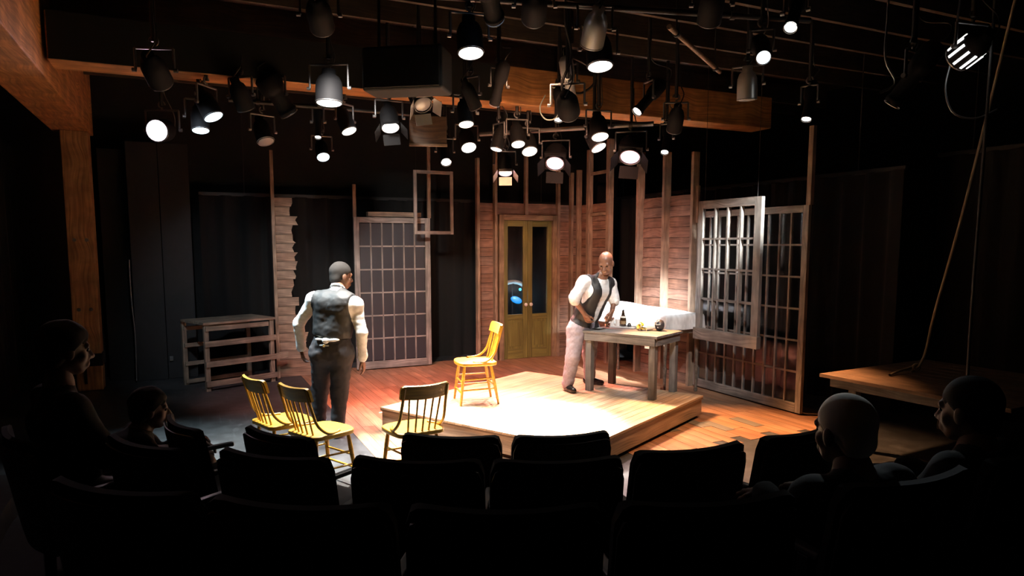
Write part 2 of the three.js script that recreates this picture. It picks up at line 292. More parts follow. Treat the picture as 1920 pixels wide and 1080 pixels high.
// slatted steps
{
  const o = thing('slatted_steps', 'weathered wooden steps of open slats at far left of stage', 'steps', V(-3.745, 0, -9.49), 0.845 - 0.02), W = 1.0, D = 0.7, m = K.stair;
  const yaw = Math.atan2(-(-9.85 + 9.12), -3.42 + 4.07); o.rotation.y = yaw;
  for (const x of [-W / 2 + 0.03, W / 2 - 0.03]) { for (const z of [-D, -0.02]) mesh('leg', box(0.06, 0.9, 0.04, x, 0.45, z), m, o); }
  for (const y of [0.1, 0.365, 0.64]) mesh('front_rail', box(W + (y > 0.3 && y < 0.4 ? 0.2 : 0.03), 0.075, 0.025, y > 0.3 && y < 0.4 ? 0.1 : 0.01, y, 0.013), m, o);
  for (const y of [0.05, 0.3, 0.56, 0.8]) mesh('back_rail', box(W - 0.08, 0.055, 0.025, -0.02, y, -D + 0.03), m, o);
  for (let i = 0; i < 5; i++) mesh('top_slat', box(W + 0.04, 0.03, 0.13, 0, 0.915, -0.04 - i * 0.142), m, o);
  mesh('front_rail', box(W - 0.1, 0.06, 0.025, -0.04, 0.845, 0.013), m, o);
}
// low stage platform, eight foot square
{
  const yaw = -Math.atan2(1.52, 2.0);   // local x along (0.8, 0.6)
  const L = V(-1.39, 0, -7.2), W = 2.5, D = 2.6;
  const o = thing('stage_platform', 'low square platform of pale boards in the middle of the stage', 'platform', L, yaw);
  const n = 26, w = W / n, gs = [0, 1, 2].map(() => rbox(w - 0.003, 0.022, D + 0.02, 0.002));
  for (let i = 0; i < n; i++) { const p = mesh('deck_plank', gs[i % 3], pick(K.platform), o); p.position.set((i + 0.5) * w, 0.239 + rr(-0.0008, 0.0008), -D / 2); }
  for (const [cx, cz, ww, dd] of [[W / 2, -0.02, W - 0.02, 0.02], [W / 2, -D + 0.02, W - 0.02, 0.02], [0.02, -D / 2, 0.02, D - 0.06], [W - 0.02, -D / 2, 0.02, D - 0.06]]) mesh('fascia', box(ww, 0.17, dd, cx, 0.127, cz), K.fascia, o);
  for (const [cx, cz, ww, dd] of [[W / 2, -0.005, W, 0.016], [W / 2, -D + 0.005, W, 0.016], [0.005, -D / 2, 0.016, D], [W - 0.005, -D / 2, 0.016, D]]) mesh('edge_strip', box(ww, 0.016, dd, cx, 0.219, cz), K.fasciaEdge, o);
  for (const x of [0.1, W - 0.1]) for (const z of [-0.1, -D + 0.1]) mesh('foot', box(0.08, 0.06, 0.08, x, 0.03, z), K.iron, o);
}

// ---------------------------------------------------------------- yellow wooden chairs
function makeChair() {
  const o = new THREE.Group(), m = K.yellow;
  const sh = new THREE.Shape(); sh.moveTo(-0.15, -0.19); sh.lineTo(0.15, -0.19); sh.quadraticCurveTo(0.2, -0.18, 0.205, -0.1); sh.quadraticCurveTo(0.225, 0.08, 0.2, 0.15); sh.quadraticCurveTo(0.17, 0.215, 0, 0.215); sh.quadraticCurveTo(-0.17, 0.215, -0.2, 0.15); sh.quadraticCurveTo(-0.225, 0.08, -0.205, -0.1); sh.quadraticCurveTo(-0.2, -0.18, -0.15, -0.19);
  const sg = new THREE.ExtrudeGeometry(sh, { depth: 0.018, bevelEnabled: true, bevelThickness: 0.01, bevelSize: 0.012, bevelSegments: 3, curveSegments: 10 }).rotateX(Math.PI / 2);
  mesh('seat', sg.translate(0, 0.45, 0), m, o);
  const top = { f: [0.155, 0.42, 0.15], b: [0.14, 0.42, -0.14] }, foot = { f: [0.195, 0.0, 0.2], b: [0.185, 0.0, -0.215] };
  const at = (e, sx, y) => { const a = top[e], b = foot[e], k = 1 - y / 0.42; return V(sx * (a[0] + (b[0] - a[0]) * k), y, a[2] + (b[2] - a[2]) * k); };
  for (const e of ['f', 'b']) for (const sx of [-1, 1]) mesh('leg', merge([cyl(at(e, sx, 0.3), at(e, sx, 0.425), 0.019, 0.014, 10), cyl(at(e, sx, 0), at(e, sx, 0.3), 0.0125, 0.019, 10)]), m, o);
  for (const y of [0.16, 0.27]) for (const sx of [-1, 1]) mesh('stretcher', cyl(at('f', sx, y), at('b', sx, y + 0.01), 0.009, 0.009, 8), m, o);
  for (const y of [0.13, 0.24]) mesh('stretcher', cyl(at('f', -1, y), at('f', 1, y), 0.0095, 0.0095, 8), m, o);
  mesh('stretcher', cyl(at('b', -1, 0.2), at('b', 1, 0.2), 0.0085, 0.0085, 8), m, o);
  for (const sx of [-1, 1]) mesh('back_post', tube([V(sx * 0.165, 0.466, 0.06), V(sx * 0.195, 0.462, 0.0), V(sx * 0.208, 0.478, -0.09), V(sx * 0.2, 0.55, -0.165), V(sx * 0.192, 0.68, -0.21), V(sx * 0.188, 0.84, -0.258)], 0.0125, 30, 8), m, o);
  const crest = new THREE.BoxGeometry(0.425, 0.115, 0.022, 16, 5, 1), p = crest.attributes.position;
  for (let i = 0; i < p.count; i++) {
    let x = p.getX(i), y = p.getY(i), z = p.getZ(i);
    const dx = Math.abs(x) - 0.1725, dy = y - 0.0175; if (dx > 0 && dy > 0) { const k = Math.max(dx, dy) / Math.hypot(dx, dy); x = Math.sign(x) * (0.1725 + dx * k); y = 0.0175 + dy * k; }
    p.setXYZ(i, x, y, z + 0.9 * x * x - 0.04);
  }
  crest.computeVertexNormals(); crest.rotateX(-0.26).translate(0, 0.806, -0.227);
  mesh('crest_rail', crest, m, o);
  for (let i = 0; i < 5; i++) { const x = (i - 2) * 0.062, zb = -0.165 + 0.9 * x * x * 1.0; mesh('spindle', cyl(V(x * 0.95, 0.44, zb + 0.0), V(x * 1.12, 0.78, -0.258 + 0.9 * x * x * 1.25), 0.0085, 0.0075, 8), m, o); }
  return o;
}
{
  const proto = makeChair();
  const spots = [
    [V(-1.98, 0, -5.86), 2.335, 'yellow spindle-back chair nearest the slatted steps, leftmost of the four'],
    [V(-1.56, 0, -5.54), 2.44, 'yellow spindle-back chair in front of the man in dark trousers, second from left'],
    [V(-0.82, 0, -5.62), -2.556, 'yellow spindle-back chair on the floor against the platform corner'],
    [V(-0.4, 0.25, -7.47), -1.313, 'bright yellow chair standing alone on the low platform'],
  ];
  spots.forEach(([p, turn, label], i) => { const c = i ? proto.clone() : proto; c.name = numbered('wooden_chair'); c.position.copy(p); c.rotation.set(0, turn, 0); c.userData = { label, category: 'chair', group: 'yellow chairs on stage' }; scene.add(c); });
}

// ---------------------------------------------------------------- grey work table and what lies on it
const TY = 0.25 + 0.715;
const tbl = (lx, y, v) => V(1.395 + 0.79 * lx + 0.613 * v, y, -8.005 + 0.613 * lx - 0.79 * v);   // v away from the audience
const TYAW = -Math.atan2(0.613, 0.79);
{
  const o = thing('work_table', 'weathered grey plank table on the platform in front of the bald man', 'table', tbl(0, 0.25, 0), TYAW), m = K.greyTable;
  for (let i = 0; i < 5; i++) mesh('top_plank', rbox(0.96, 0.028, 0.128, 0.004, 0, 0.701, -0.268 + i * 0.134), m, o);
  for (const sx of [-1, 1]) for (const sz of [-1, 1]) mesh('leg', rbox(0.075, 0.687, 0.075, 0.004, sx * 0.405, 0.3435, sz * 0.265), m, o);
  for (const sz of [-1, 1]) mesh('apron', rbox(0.9, 0.085, 0.022, 0.003, 0, 0.644, sz * 0.315), m, o);
  for (const sx of [-1, 1]) mesh('apron', rbox(0.022, 0.085, 0.6, 0.003, sx * 0.455, 0.644, 0), m, o);
  mesh('paper_tag', box(0.055, 0.035, 0.002, 0.355, 0.59, 0.318).rotateZ(-0.0), M(0.8, 0.8, 0.78, 0.8), o);
}
const lathe = (pts, n = 20) => new THREE.LatheGeometry(pts.map(([x, y]) => new THREE.Vector2(x, y)), n);
{
  const b = thing('bottle', 'dark glass bottle with white label standing on the grey table', 'bottle', tbl(-0.26, TY, 0.26));
  mesh('glass', lathe([[0, 0], [0.036, 0.002], [0.038, 0.02], [0.038, 0.095], [0.034, 0.115], [0.018, 0.145], [0.015, 0.175], [0.0165, 0.178], [0.0165, 0.188]]), M(0.035, 0.018, 0.008, 0.12, { clearcoat: 1 }), b);
  mesh('label', new THREE.CylinderGeometry(0.0386, 0.0386, 0.04, 20, 1, true).translate(0, 0.05, 0), M(0.3, 0.2, 0.1, 0.7), b);
  mesh('neck_label', new THREE.CylinderGeometry(0.031, 0.0365, 0.022, 20, 1, true).translate(0, 0.117, 0), M(0.85, 0.85, 0.8, 0.6), b);
  mesh('stopper', lathe([[0, 0.186], [0.014, 0.186], [0.012, 0.2], [0, 0.205]]), K.iron, b);
  const t = thing('tray', 'flat pale tray under the bottle at back of the grey table', 'tray', tbl(-0.24, TY, 0.235), TYAW + 0.25);
  mesh('base', rbox(0.3, 0.006, 0.19, 0.003, 0, 0.003, 0), M(0.45, 0.45, 0.45, 0.5), t);
  for (const z of [-1, 1]) mesh('rim', rbox(0.3, 0.012, 0.008, 0.003, 0, 0.009, z * 0.091), M(0.6, 0.6, 0.58, 0.5), t);
  b.position.y += 0.006;
  const j = thing('small_jar', 'small dark round jar beside the bottle on the table', 'jar', tbl(-0.17, TY + 0.006, 0.25));
  mesh('pot', lathe([[0, 0], [0.022, 0.001], [0.026, 0.012], [0.024, 0.03], [0.016, 0.04]]), M(0.05, 0.05, 0.055, 0.25), j); mesh('lid', lathe([[0.017, 0.038], [0.018, 0.046], [0, 0.052]]), K.dullSteel, j);
  const k = thing('mug', 'white enamel mug left of the bottle on the table', 'mug', tbl(-0.335, TY, 0.27));
  mesh('cup', lathe([[0, 0.003], [0.034, 0.001], [0.037, 0.005], [0.038, 0.085], [0.0365, 0.085], [0.0355, 0.008], [0, 0.006]]), K.porcelain, k);
  mesh('handle', new THREE.TorusGeometry(0.024, 0.005, 8, 16, Math.PI).rotateZ(-Math.PI / 2).translate(0.038, 0.043, 0), K.porcelain, k);
  const k2 = thing('paper_packet', 'upright white paper packet between the mug and propped book', 'packet', tbl(-0.395, TY, 0.235), TYAW + 0.3);
  mesh('packet', rbox(0.05, 0.1, 0.035, 0.006, 0, 0.05, 0), M(0.8, 0.79, 0.76, 0.8), k2); mesh('fold', box(0.05, 0.02, 0.004, 0, 0.1, 0), M(0.75, 0.74, 0.7, 0.8), k2);
  const bk = thing('propped_book', 'cream book leaning upright by the bald man\'s left hand', 'book', tbl(-0.44, TY, 0.17), TYAW - 0.9);
  for (const z of [-0.011, 0.011]) mesh('cover', rbox(0.085, 0.125, 0.003, 0.001, 0, 0.0625, z).rotateZ(-0.0), M(0.62, 0.5, 0.3, 0.7), bk);
  mesh('pages', box(0.08, 0.118, 0.018, 0.001, 0.063, 0), M(0.8, 0.75, 0.64, 0.85), bk);
  bk.rotation.set(0, TYAW - 0.9, 0);
  const dish = thing('shallow_dish', 'shallow grey dish under the bald man\'s right hand', 'dish', tbl(-0.38, TY, -0.12));
  mesh('bowl', lathe([[0, 0.004], [0.04, 0.002], [0.075, 0.014], [0.078, 0.018], [0.072, 0.016], [0.04, 0.007], [0, 0.007]], 28), M(0.4, 0.4, 0.4, 0.4), dish);
  // bouquet lying on its side
  const q = thing('bouquet', 'wrapped bouquet of yellow and white flowers lying on the table', 'flowers', tbl(0.1, TY, 0.08), TYAW + 0.5);
  const wrap = lathe([[0.012, 0], [0.03, 0.05], [0.045, 0.1], [0.055, 0.15], [0.052, 0.15], [0.028, 0.06], [0.01, 0.004]], 14).rotateZ(Math.PI / 2).translate(0.19, 0.052, 0);
  mesh('wrapping', wrap, M(0.85, 0.83, 0.75, 0.6), q);
  mesh('dark_paper', lathe([[0.03, 0], [0.062, 0.03], [0.066, 0.07], [0.05, 0.1], [0.02, 0.112], [0, 0.112]], 12).rotateZ(-Math.PI / 2).translate(0.13, 0.066, 0), M(0.03, 0.03, 0.035, 0.4), q);
  for (let i = 0; i < 3; i++) mesh('paper_flap', box(0.05, 0.004, 0.045).rotateZ(0.5 - i * 0.4).rotateX(i * 1.1 - 1).translate(0.16 + i * 0.012, 0.1 - i * 0.02, 0.045), M(0.85, 0.83, 0.78, 0.6), q);
  const petal = new THREE.IcosahedronGeometry(0.02, 1), pp = petal.attributes.position; for (let i = 0; i < pp.count; i++) { const k3 = 1 + 0.3 * Math.sin(pp.getX(i) * 400 + pp.getY(i) * 300); pp.setXYZ(i, pp.getX(i) * k3, pp.getY(i) * k3, pp.getZ(i) * k3); } petal.computeVertexNormals();
  const fm = [M(0.6, 0.38, 0.03, 0.7), M(0.66, 0.52, 0.14, 0.7), M(0.7, 0.68, 0.55, 0.7)];
  for (let i = 0; i < 16; i++) { const f = mesh('flower', petal, fm[i % 3], q), a2 = i * 2.4, r = 0.045 * Math.sqrt(rnd()); f.position.set(-0.005 - 0.06 * rnd(), 0.052 + r * Math.cos(a2) * 0.8, r * Math.sin(a2) * 1.2); f.scale.setScalar(rr(0.7, 1.1)); }
  for (let i = 0; i < 7; i++) mesh('leaf', new THREE.SphereGeometry(1, 6, 5).scale(0.03, 0.004, 0.012).rotateY(rr(-0.8, 0.8)).rotateZ(rr(-0.5, 0.5)).translate(0.0 + rr(-0.05, 0.05), 0.05 + rr(-0.035, 0.03), rr(-0.05, 0.05)), M(0.12, 0.16, 0.04, 0.6), q);
}
single('paper_scrap', 'tiny white paper scrap lying on the stage boards left of the platform', 'paper', box(0.045, 0.002, 0.03).rotateY(0.5).translate(-1.53, 0.0055, -7.95), M(0.8, 0.8, 0.78, 0.8));
// high narrow bed under a white sheet
{
  const o = thing('sheeted_bed', 'high narrow bed under a white sheet against the plank wall', 'bed', room(0.78, 0, 2.55), PH - Math.PI / 2), Lx = 1.95, Wd = 0.6;
  for (const x of [-Lx / 2 + 0.05, Lx / 2 - 0.06]) for (const z of [-Wd / 2 + 0.04, Wd / 2 - 0.04]) mesh('leg', lathe([[0.02, 0], [0.026, 0.03], [0.018, 0.08], [0.024, 0.3], [0.03, 0.34], [0.02, 0.38], [0.027, 0.6], [0.03, 0.84]], 10).translate(x, 0, z), K.bedWood, o);
  for (const z of [-1, 1]) mesh('side_rail', rbox(Lx - 0.1, 0.08, 0.03, 0.004, 0, 0.84, z * (Wd / 2 - 0.03)), K.greyFrame, o);
  for (const x of [-1, 1]) mesh('end_rail', rbox(0.03, 0.08, Wd - 0.08, 0.004, x * (Lx / 2 - 0.05), 0.84, 0), K.greyFrame, o);
  mesh('mattress', rbox(Lx - 0.04, 0.16, Wd - 0.03, 0.04, 0, 0.96, 0, 3), M(0.7, 0.7, 0.68, 0.9), o);
  const nx = 70, nz = 34, g = new THREE.PlaneGeometry(1, 1, nx, nz), p = g.attributes.position, N = new ImprovedNoise();
  for (let i = 0; i < p.count; i++) {
    const u = p.getX(i) * 2, v = p.getY(i) * 2, drop = 0.22;                                   // cloth laid flat, then let fall over the edges
    let x = u * (Lx / 2 + drop * 0.9), z = v * (Wd / 2 + drop), y = 0;
    const ex = Math.max(0, Math.abs(x) - Lx / 2), ez = Math.max(0, Math.abs(z) - Wd / 2);
    const hump = 0.055 * Math.exp(-(((x + 0.62) / 0.26) ** 2)) + 0.025 * Math.exp(-(((x - 0.1) / 0.5) ** 2));
    y = 1.055 + hump * Math.max(0, 1 - (z / (Wd / 2)) ** 2 * 0.6) + 0.006 * N.noise(x * 6, z * 6, 1.3) - (ex + ez) * 0.98;
    const fold = 0.016 * Math.sin(x * 19 + 2 * N.noise(x * 2, 3, 1)) * Math.min(1, ez / 0.1), fold2 = 0.012 * Math.sin(z * 21) * Math.min(1, ex / 0.1);
    if (ex > 0) x = Math.sign(x) * (Lx / 2 + 0.012 + 0.09 * ex + fold2); if (ez > 0) z = Math.sign(z) * (Wd / 2 + 0.012 + 0.09 * ez + fold);
    const hem = y; p.setXYZ(i, x, hem, z);
  }
  g.computeVertexNormals(); mesh('sheet', g, K.sheet, o);
}
// plank table with rope at the right
{
  const c = [V(3.02, 0, -6.71), V(3.72, 0, -5.44)], dir = c[1].clone().sub(c[0]), len = dir.length(), yaw = -Math.atan2(dir.z, dir.x);
  const o = thing('plank_table', 'dim brown plank table tied with rope at right edge', 'table', c[0].clone(), yaw), D = 1.75, h = 0.7;
  for (let i = 0; i < 10; i++) mesh('top_plank', rbox(len + 0.25, 0.035, D / 10 - 0.006, 0.004, len / 2 + 0.12, h - 0.0175, -(i + 0.5) * D / 10), K.oldTable, o);
  for (const x of [0.3, len + 0.05]) for (const z of [-0.12, -D + 0.12]) mesh('leg', rbox(0.08, h - 0.035, 0.08, 0.004, x, (h - 0.035) / 2, z), K.tableLeg, o);
  for (const z of [-0.07, -D + 0.07]) mesh('apron', rbox(len + 0.05, 0.08, 0.025, 0.003, len / 2 + 0.1, h - 0.08, z), K.tableLeg, o);
  const r = single('hoist_rope', 'tan rope running up from the plank table to the ceiling', 'rope', merge([tube([V(3.94, 0.71, -6.75), V(4.0, 0.8, -6.7), V(4.07, 1.3, -6.65), V(4.2, 2.2, -6.55), V(4.5, 4.4, -6.4)], 0.013, 40, 7), tube([V(3.62, 0.715, -6.55), V(3.8, 0.73, -6.7), V(3.95, 0.76, -6.74)], 0.013, 16, 7), new THREE.TorusGeometry(0.03, 0.014, 8, 14).translate(3.97, 0.76, -6.72)]), K.rope);
  single('black_rope', 'black rope hanging straight down onto the plank table', 'rope', tube([V(3.66, 0.715, -5.49), V(3.66, 1.5, -5.5), V(3.67, 3, -5.5), V(3.67, 4.4, -5.5)], 0.012, 20, 7), K.cord);
}

// ---------------------------------------------------------------- people: fields of tapered capsules, meshed with surface nets
const PN = new ImprovedNoise();
const cap = (a, b, ra, rb = ra) => ({ a, b, ra, rb });
const ell = (c, r, q) => ({ c, r, q });
function fieldOf(prims, k, o = {}) {
  const list = prims.map((p) => {
    if (p.c) { const q = p.q ? p.q.clone().invert() : null, v = V(0, 0, 0); return (x, y, z) => { v.set(x - p.c.x, y - p.c.y, z - p.c.z); if (q) v.applyQuaternion(q); const [rx, ry, rz] = p.r, k0 = Math.hypot(v.x / rx, v.y / ry, v.z / rz), k1 = Math.hypot(v.x / rx / rx, v.y / ry / ry, v.z / rz / rz); return k1 < 1e-9 ? -Math.min(rx, ry, rz) : k0 * (k0 - 1) / k1; }; }
    const { a, b, ra, rb } = p, dx = b.x - a.x, dy = b.y - a.y, dz = b.z - a.z, l2 = dx * dx + dy * dy + dz * dz || 1e-9;
    return (x, y, z) => { const px = x - a.x, py = y - a.y, pz = z - a.z; let t = (px * dx + py * dy + pz * dz) / l2; t = t < 0 ? 0 : t > 1 ? 1 : t; return Math.hypot(px - dx * t, py - dy * t, pz - dz * t) - ra - (rb - ra) * t; };
  });
  return (x, y, z) => {
    let d = 1e9;
    for (const f of list) { const e = f(x, y, z), h = k - Math.abs(d - e); d = Math.min(d, e) - (h > 0 ? h * h / (4 * k) : 0); }
    if (o.wrinkle && d < 0.05) d += o.wrinkle * (PN.noise(x * 13, y * 22, z * 13) + 0.5 * PN.noise(x * 31 + 5, y * 26, z * 31));
    if (o.cut) d = o.cut(d, x, y, z);
    return d;
  };
}
function nets(f, lo, hi, c) {
  const n = [0, 1, 2].map((i) => Math.ceil((hi[i] - lo[i]) / c) + 2), [nx, ny, nz] = n, val = new Float32Array(nx * ny * nz), I = (x, y, z) => x + nx * (y + ny * z);
  for (let z = 0; z < nz; z++) for (let y = 0; y < ny; y++) for (let x = 0; x < nx; x++) val[I(x, y, z)] = f(lo[0] + x * c, lo[1] + y * c, lo[2] + z * c);
  const id = new Int32Array(nx * ny * nz).fill(-1), pos = [], ind = [];
  const E = [[0, 1], [2, 3], [4, 5], [6, 7], [0, 2], [1, 3], [4, 6], [5, 7], [0, 4], [1, 5], [2, 6], [3, 7]];
  for (let z = 0; z < nz - 1; z++) for (let y = 0; y < ny - 1; y++) for (let x = 0; x < nx - 1; x++) {
    const v = []; let neg = 0;
    for (let k = 0; k < 8; k++) { const q = val[I(x + (k & 1), y + ((k >> 1) & 1), z + (k >> 2))]; v.push(q); if (q < 0) neg++; }
    if (neg === 0 || neg === 8) continue;
    let sx = 0, sy = 0, sz = 0, m = 0;
    for (const [a, b] of E) if ((v[a] < 0) !== (v[b] < 0)) { const t = v[a] / (v[a] - v[b]); sx += (a & 1) + t * ((b & 1) - (a & 1)); sy += ((a >> 1) & 1) + t * (((b >> 1) & 1) - ((a >> 1) & 1)); sz += (a >> 2) + t * ((b >> 2) - (a >> 2)); m++; }
    id[I(x, y, z)] = pos.length / 3; pos.push(lo[0] + (x + sx / m) * c, lo[1] + (y + sy / m) * c, lo[2] + (z + sz / m) * c);
  }
  const quad = (a, b, cc, d, flip) => { if (a < 0 || b < 0 || cc < 0 || d < 0) return; if (flip) ind.push(a, cc, b, a, d, cc); else ind.push(a, b, cc, a, cc, d); };
  for (let z = 1; z < nz - 1; z++) for (let y = 1; y < ny - 1; y++) for (let x = 1; x < nx - 1; x++) {
    const q = val[I(x, y, z)] < 0;
    if (q !== val[I(x + 1, y, z)] < 0) quad(id[I(x, y - 1, z - 1)], id[I(x, y, z - 1)], id[I(x, y, z)], id[I(x, y - 1, z)], !q);
    if (q !== val[I(x, y + 1, z)] < 0) quad(id[I(x - 1, y, z - 1)], id[I(x - 1, y, z)], id[I(x, y, z)], id[I(x, y, z - 1)], !q);
    if (q !== val[I(x, y, z + 1)] < 0) quad(id[I(x - 1, y - 1, z)], id[I(x, y - 1, z)], id[I(x, y, z)], id[I(x - 1, y, z)], !q);
  }
  const g = new THREE.BufferGeometry(); g.setAttribute('position', new THREE.Float32BufferAttribute(pos, 3)); g.setIndex(ind); g.computeVertexNormals();
  const uv = new Float32Array(pos.length / 3 * 2); for (let i = 0; i < pos.length / 3; i++) { uv[2 * i] = (pos[3 * i] + pos[3 * i + 2]) * 1.2; uv[2 * i + 1] = pos[3 * i + 1] * 1.2; } g.setAttribute('uv', new THREE.BufferAttribute(uv, 2));
  return g;
}
function blob(prims, c, k, o = {}) {
  const lo = [1e9, 1e9, 1e9], hi = [-1e9, -1e9, -1e9];
  const grow = (v, r) => { [v.x, v.y, v.z].forEach((q, i) => { lo[i] = Math.min(lo[i], q - r); hi[i] = Math.max(hi[i], q + r); }); };
  for (const p of prims) if (p.c) grow(p.c, Math.max(...p.r)); else { grow(p.a, p.ra); grow(p.b, p.rb); }
  const pad = 2.5 * c + k * 0.3 + (o.wrinkle || 0) * 1.6;
  return nets(fieldOf(prims, k, o), lo.map((q) => q - pad), hi.map((q) => q + pad), c);
}
function blobs(sets, c, k) {   // several cut fields joined softly
  const lo = [1e9, 1e9, 1e9], hi = [-1e9, -1e9, -1e9], grow = (v, r) => { [v.x, v.y, v.z].forEach((q, i) => { lo[i] = Math.min(lo[i], q - r); hi[i] = Math.max(hi[i], q + r); }); };
  for (const [prims] of sets) for (const p of prims) { grow(p.a, p.ra); grow(p.b, p.rb); }
  const fs = sets.map(([prims, kk, o]) => fieldOf(prims, kk, o)), pad = 2.5 * c + 0.02;
  return nets((x, y, z) => { let d = 1e9; for (const f of fs) { const e = f(x, y, z), h = k - Math.abs(d - e); d = Math.min(d, e) - (h > 0 ? h * h / (4 * k) : 0); } return d; }, lo.map((q) => q - pad), hi.map((q) => q + pad), c);
}
function headGeo() {   // faces +z, origin at the middle of the head
  return blob([
    ell(V(0, 0.035, -0.012), [0.075, 0.088, 0.096]), ell(V(0, -0.03, 0.018), [0.063, 0.082, 0.072]), ell(V(0, -0.086, 0.042), [0.042, 0.032, 0.04]),
    cap(V(0, 0.004, 0.088), V(0, -0.034, 0.107), 0.008, 0.014), cap(V(-0.016, -0.038, 0.09), V(0.016, -0.038, 0.09), 0.009), cap(V(-0.038, 0.02, 0.074), V(0.038, 0.02, 0.074), 0.014),
    cap(V(-0.02, -0.064, 0.084), V(0.02, -0.064, 0.084), 0.009), cap(V(-0.018, -0.076, 0.08), V(0.018, -0.076, 0.08), 0.009), ell(V(-0.043, -0.03, 0.052), [0.022, 0.022, 0.02]), ell(V(0.043, -0.03, 0.052), [0.022, 0.022, 0.02]),
    ell(V(-0.078, -0.012, -0.008), [0.01, 0.032, 0.021]), ell(V(0.078, -0.012, -0.008), [0.01, 0.032, 0.021]), cap(V(0, -0.05, -0.025), V(0, -0.12, -0.035), 0.052, 0.052),
  ], 0.005, 0.016, { cut: (d, x, y, z) => Math.max(d, -(Math.hypot(Math.abs(x) - 0.03, y - 0.0, z - 0.092) - 0.016), -(Math.hypot(y + 0.0698, z - 0.099) - 0.005)) });
}
function handGeo(side, curl) {   // wrist at origin, fingers along +z, palm towards -y, thumb at side*x
  const P = [], xs = [0.03, 0.0105, -0.0095, -0.028].map((q) => q * side), ln = [0.068, 0.076, 0.07, 0.054];
  for (const x of xs) P.push(cap(V(x * 0.62, 0, 0.0), V(x, 0, 0.082), 0.016, 0.0125));
  xs.forEach((x, i) => {
    let p = V(x, 0, 0.085), a = curl * 0.45; const seg = [0.45, 0.32, 0.23], r = [0.0095, 0.0088, 0.008, 0.007];
    for (let k = 0; k < 3; k++) { const q = p.clone().add(V(0, -Math.sin(a), Math.cos(a)).multiplyScalar(ln[i] * seg[k] * 1.15)); P.push(cap(p, q, r[k], r[k + 1])); p = q; a += curl * 0.7; }
  });
  const t = [V(side * 0.022, -0.004, 0.02), V(side * 0.05, -0.014, 0.05), V(side * 0.056, -0.024, 0.078), V(side * 0.052, -0.032, 0.1)], r = [0.014, 0.011, 0.0095, 0.008];
  for (let k = 0; k < 3; k++) P.push(cap(t[k], t[k + 1], r[k], r[k + 1]));
  P.push(cap(V(0, 0, -0.03), V(0, 0, 0.02), 0.026, 0.022));
  return blob(P, 0.0042, 0.007);
}
function basis(f, up) { const z = f.clone().normalize(), x = up.clone().cross(z).normalize(), y = z.clone().cross(x); return new THREE.Matrix4().makeBasis(x, y, z); }
const HEAD = headGeo();
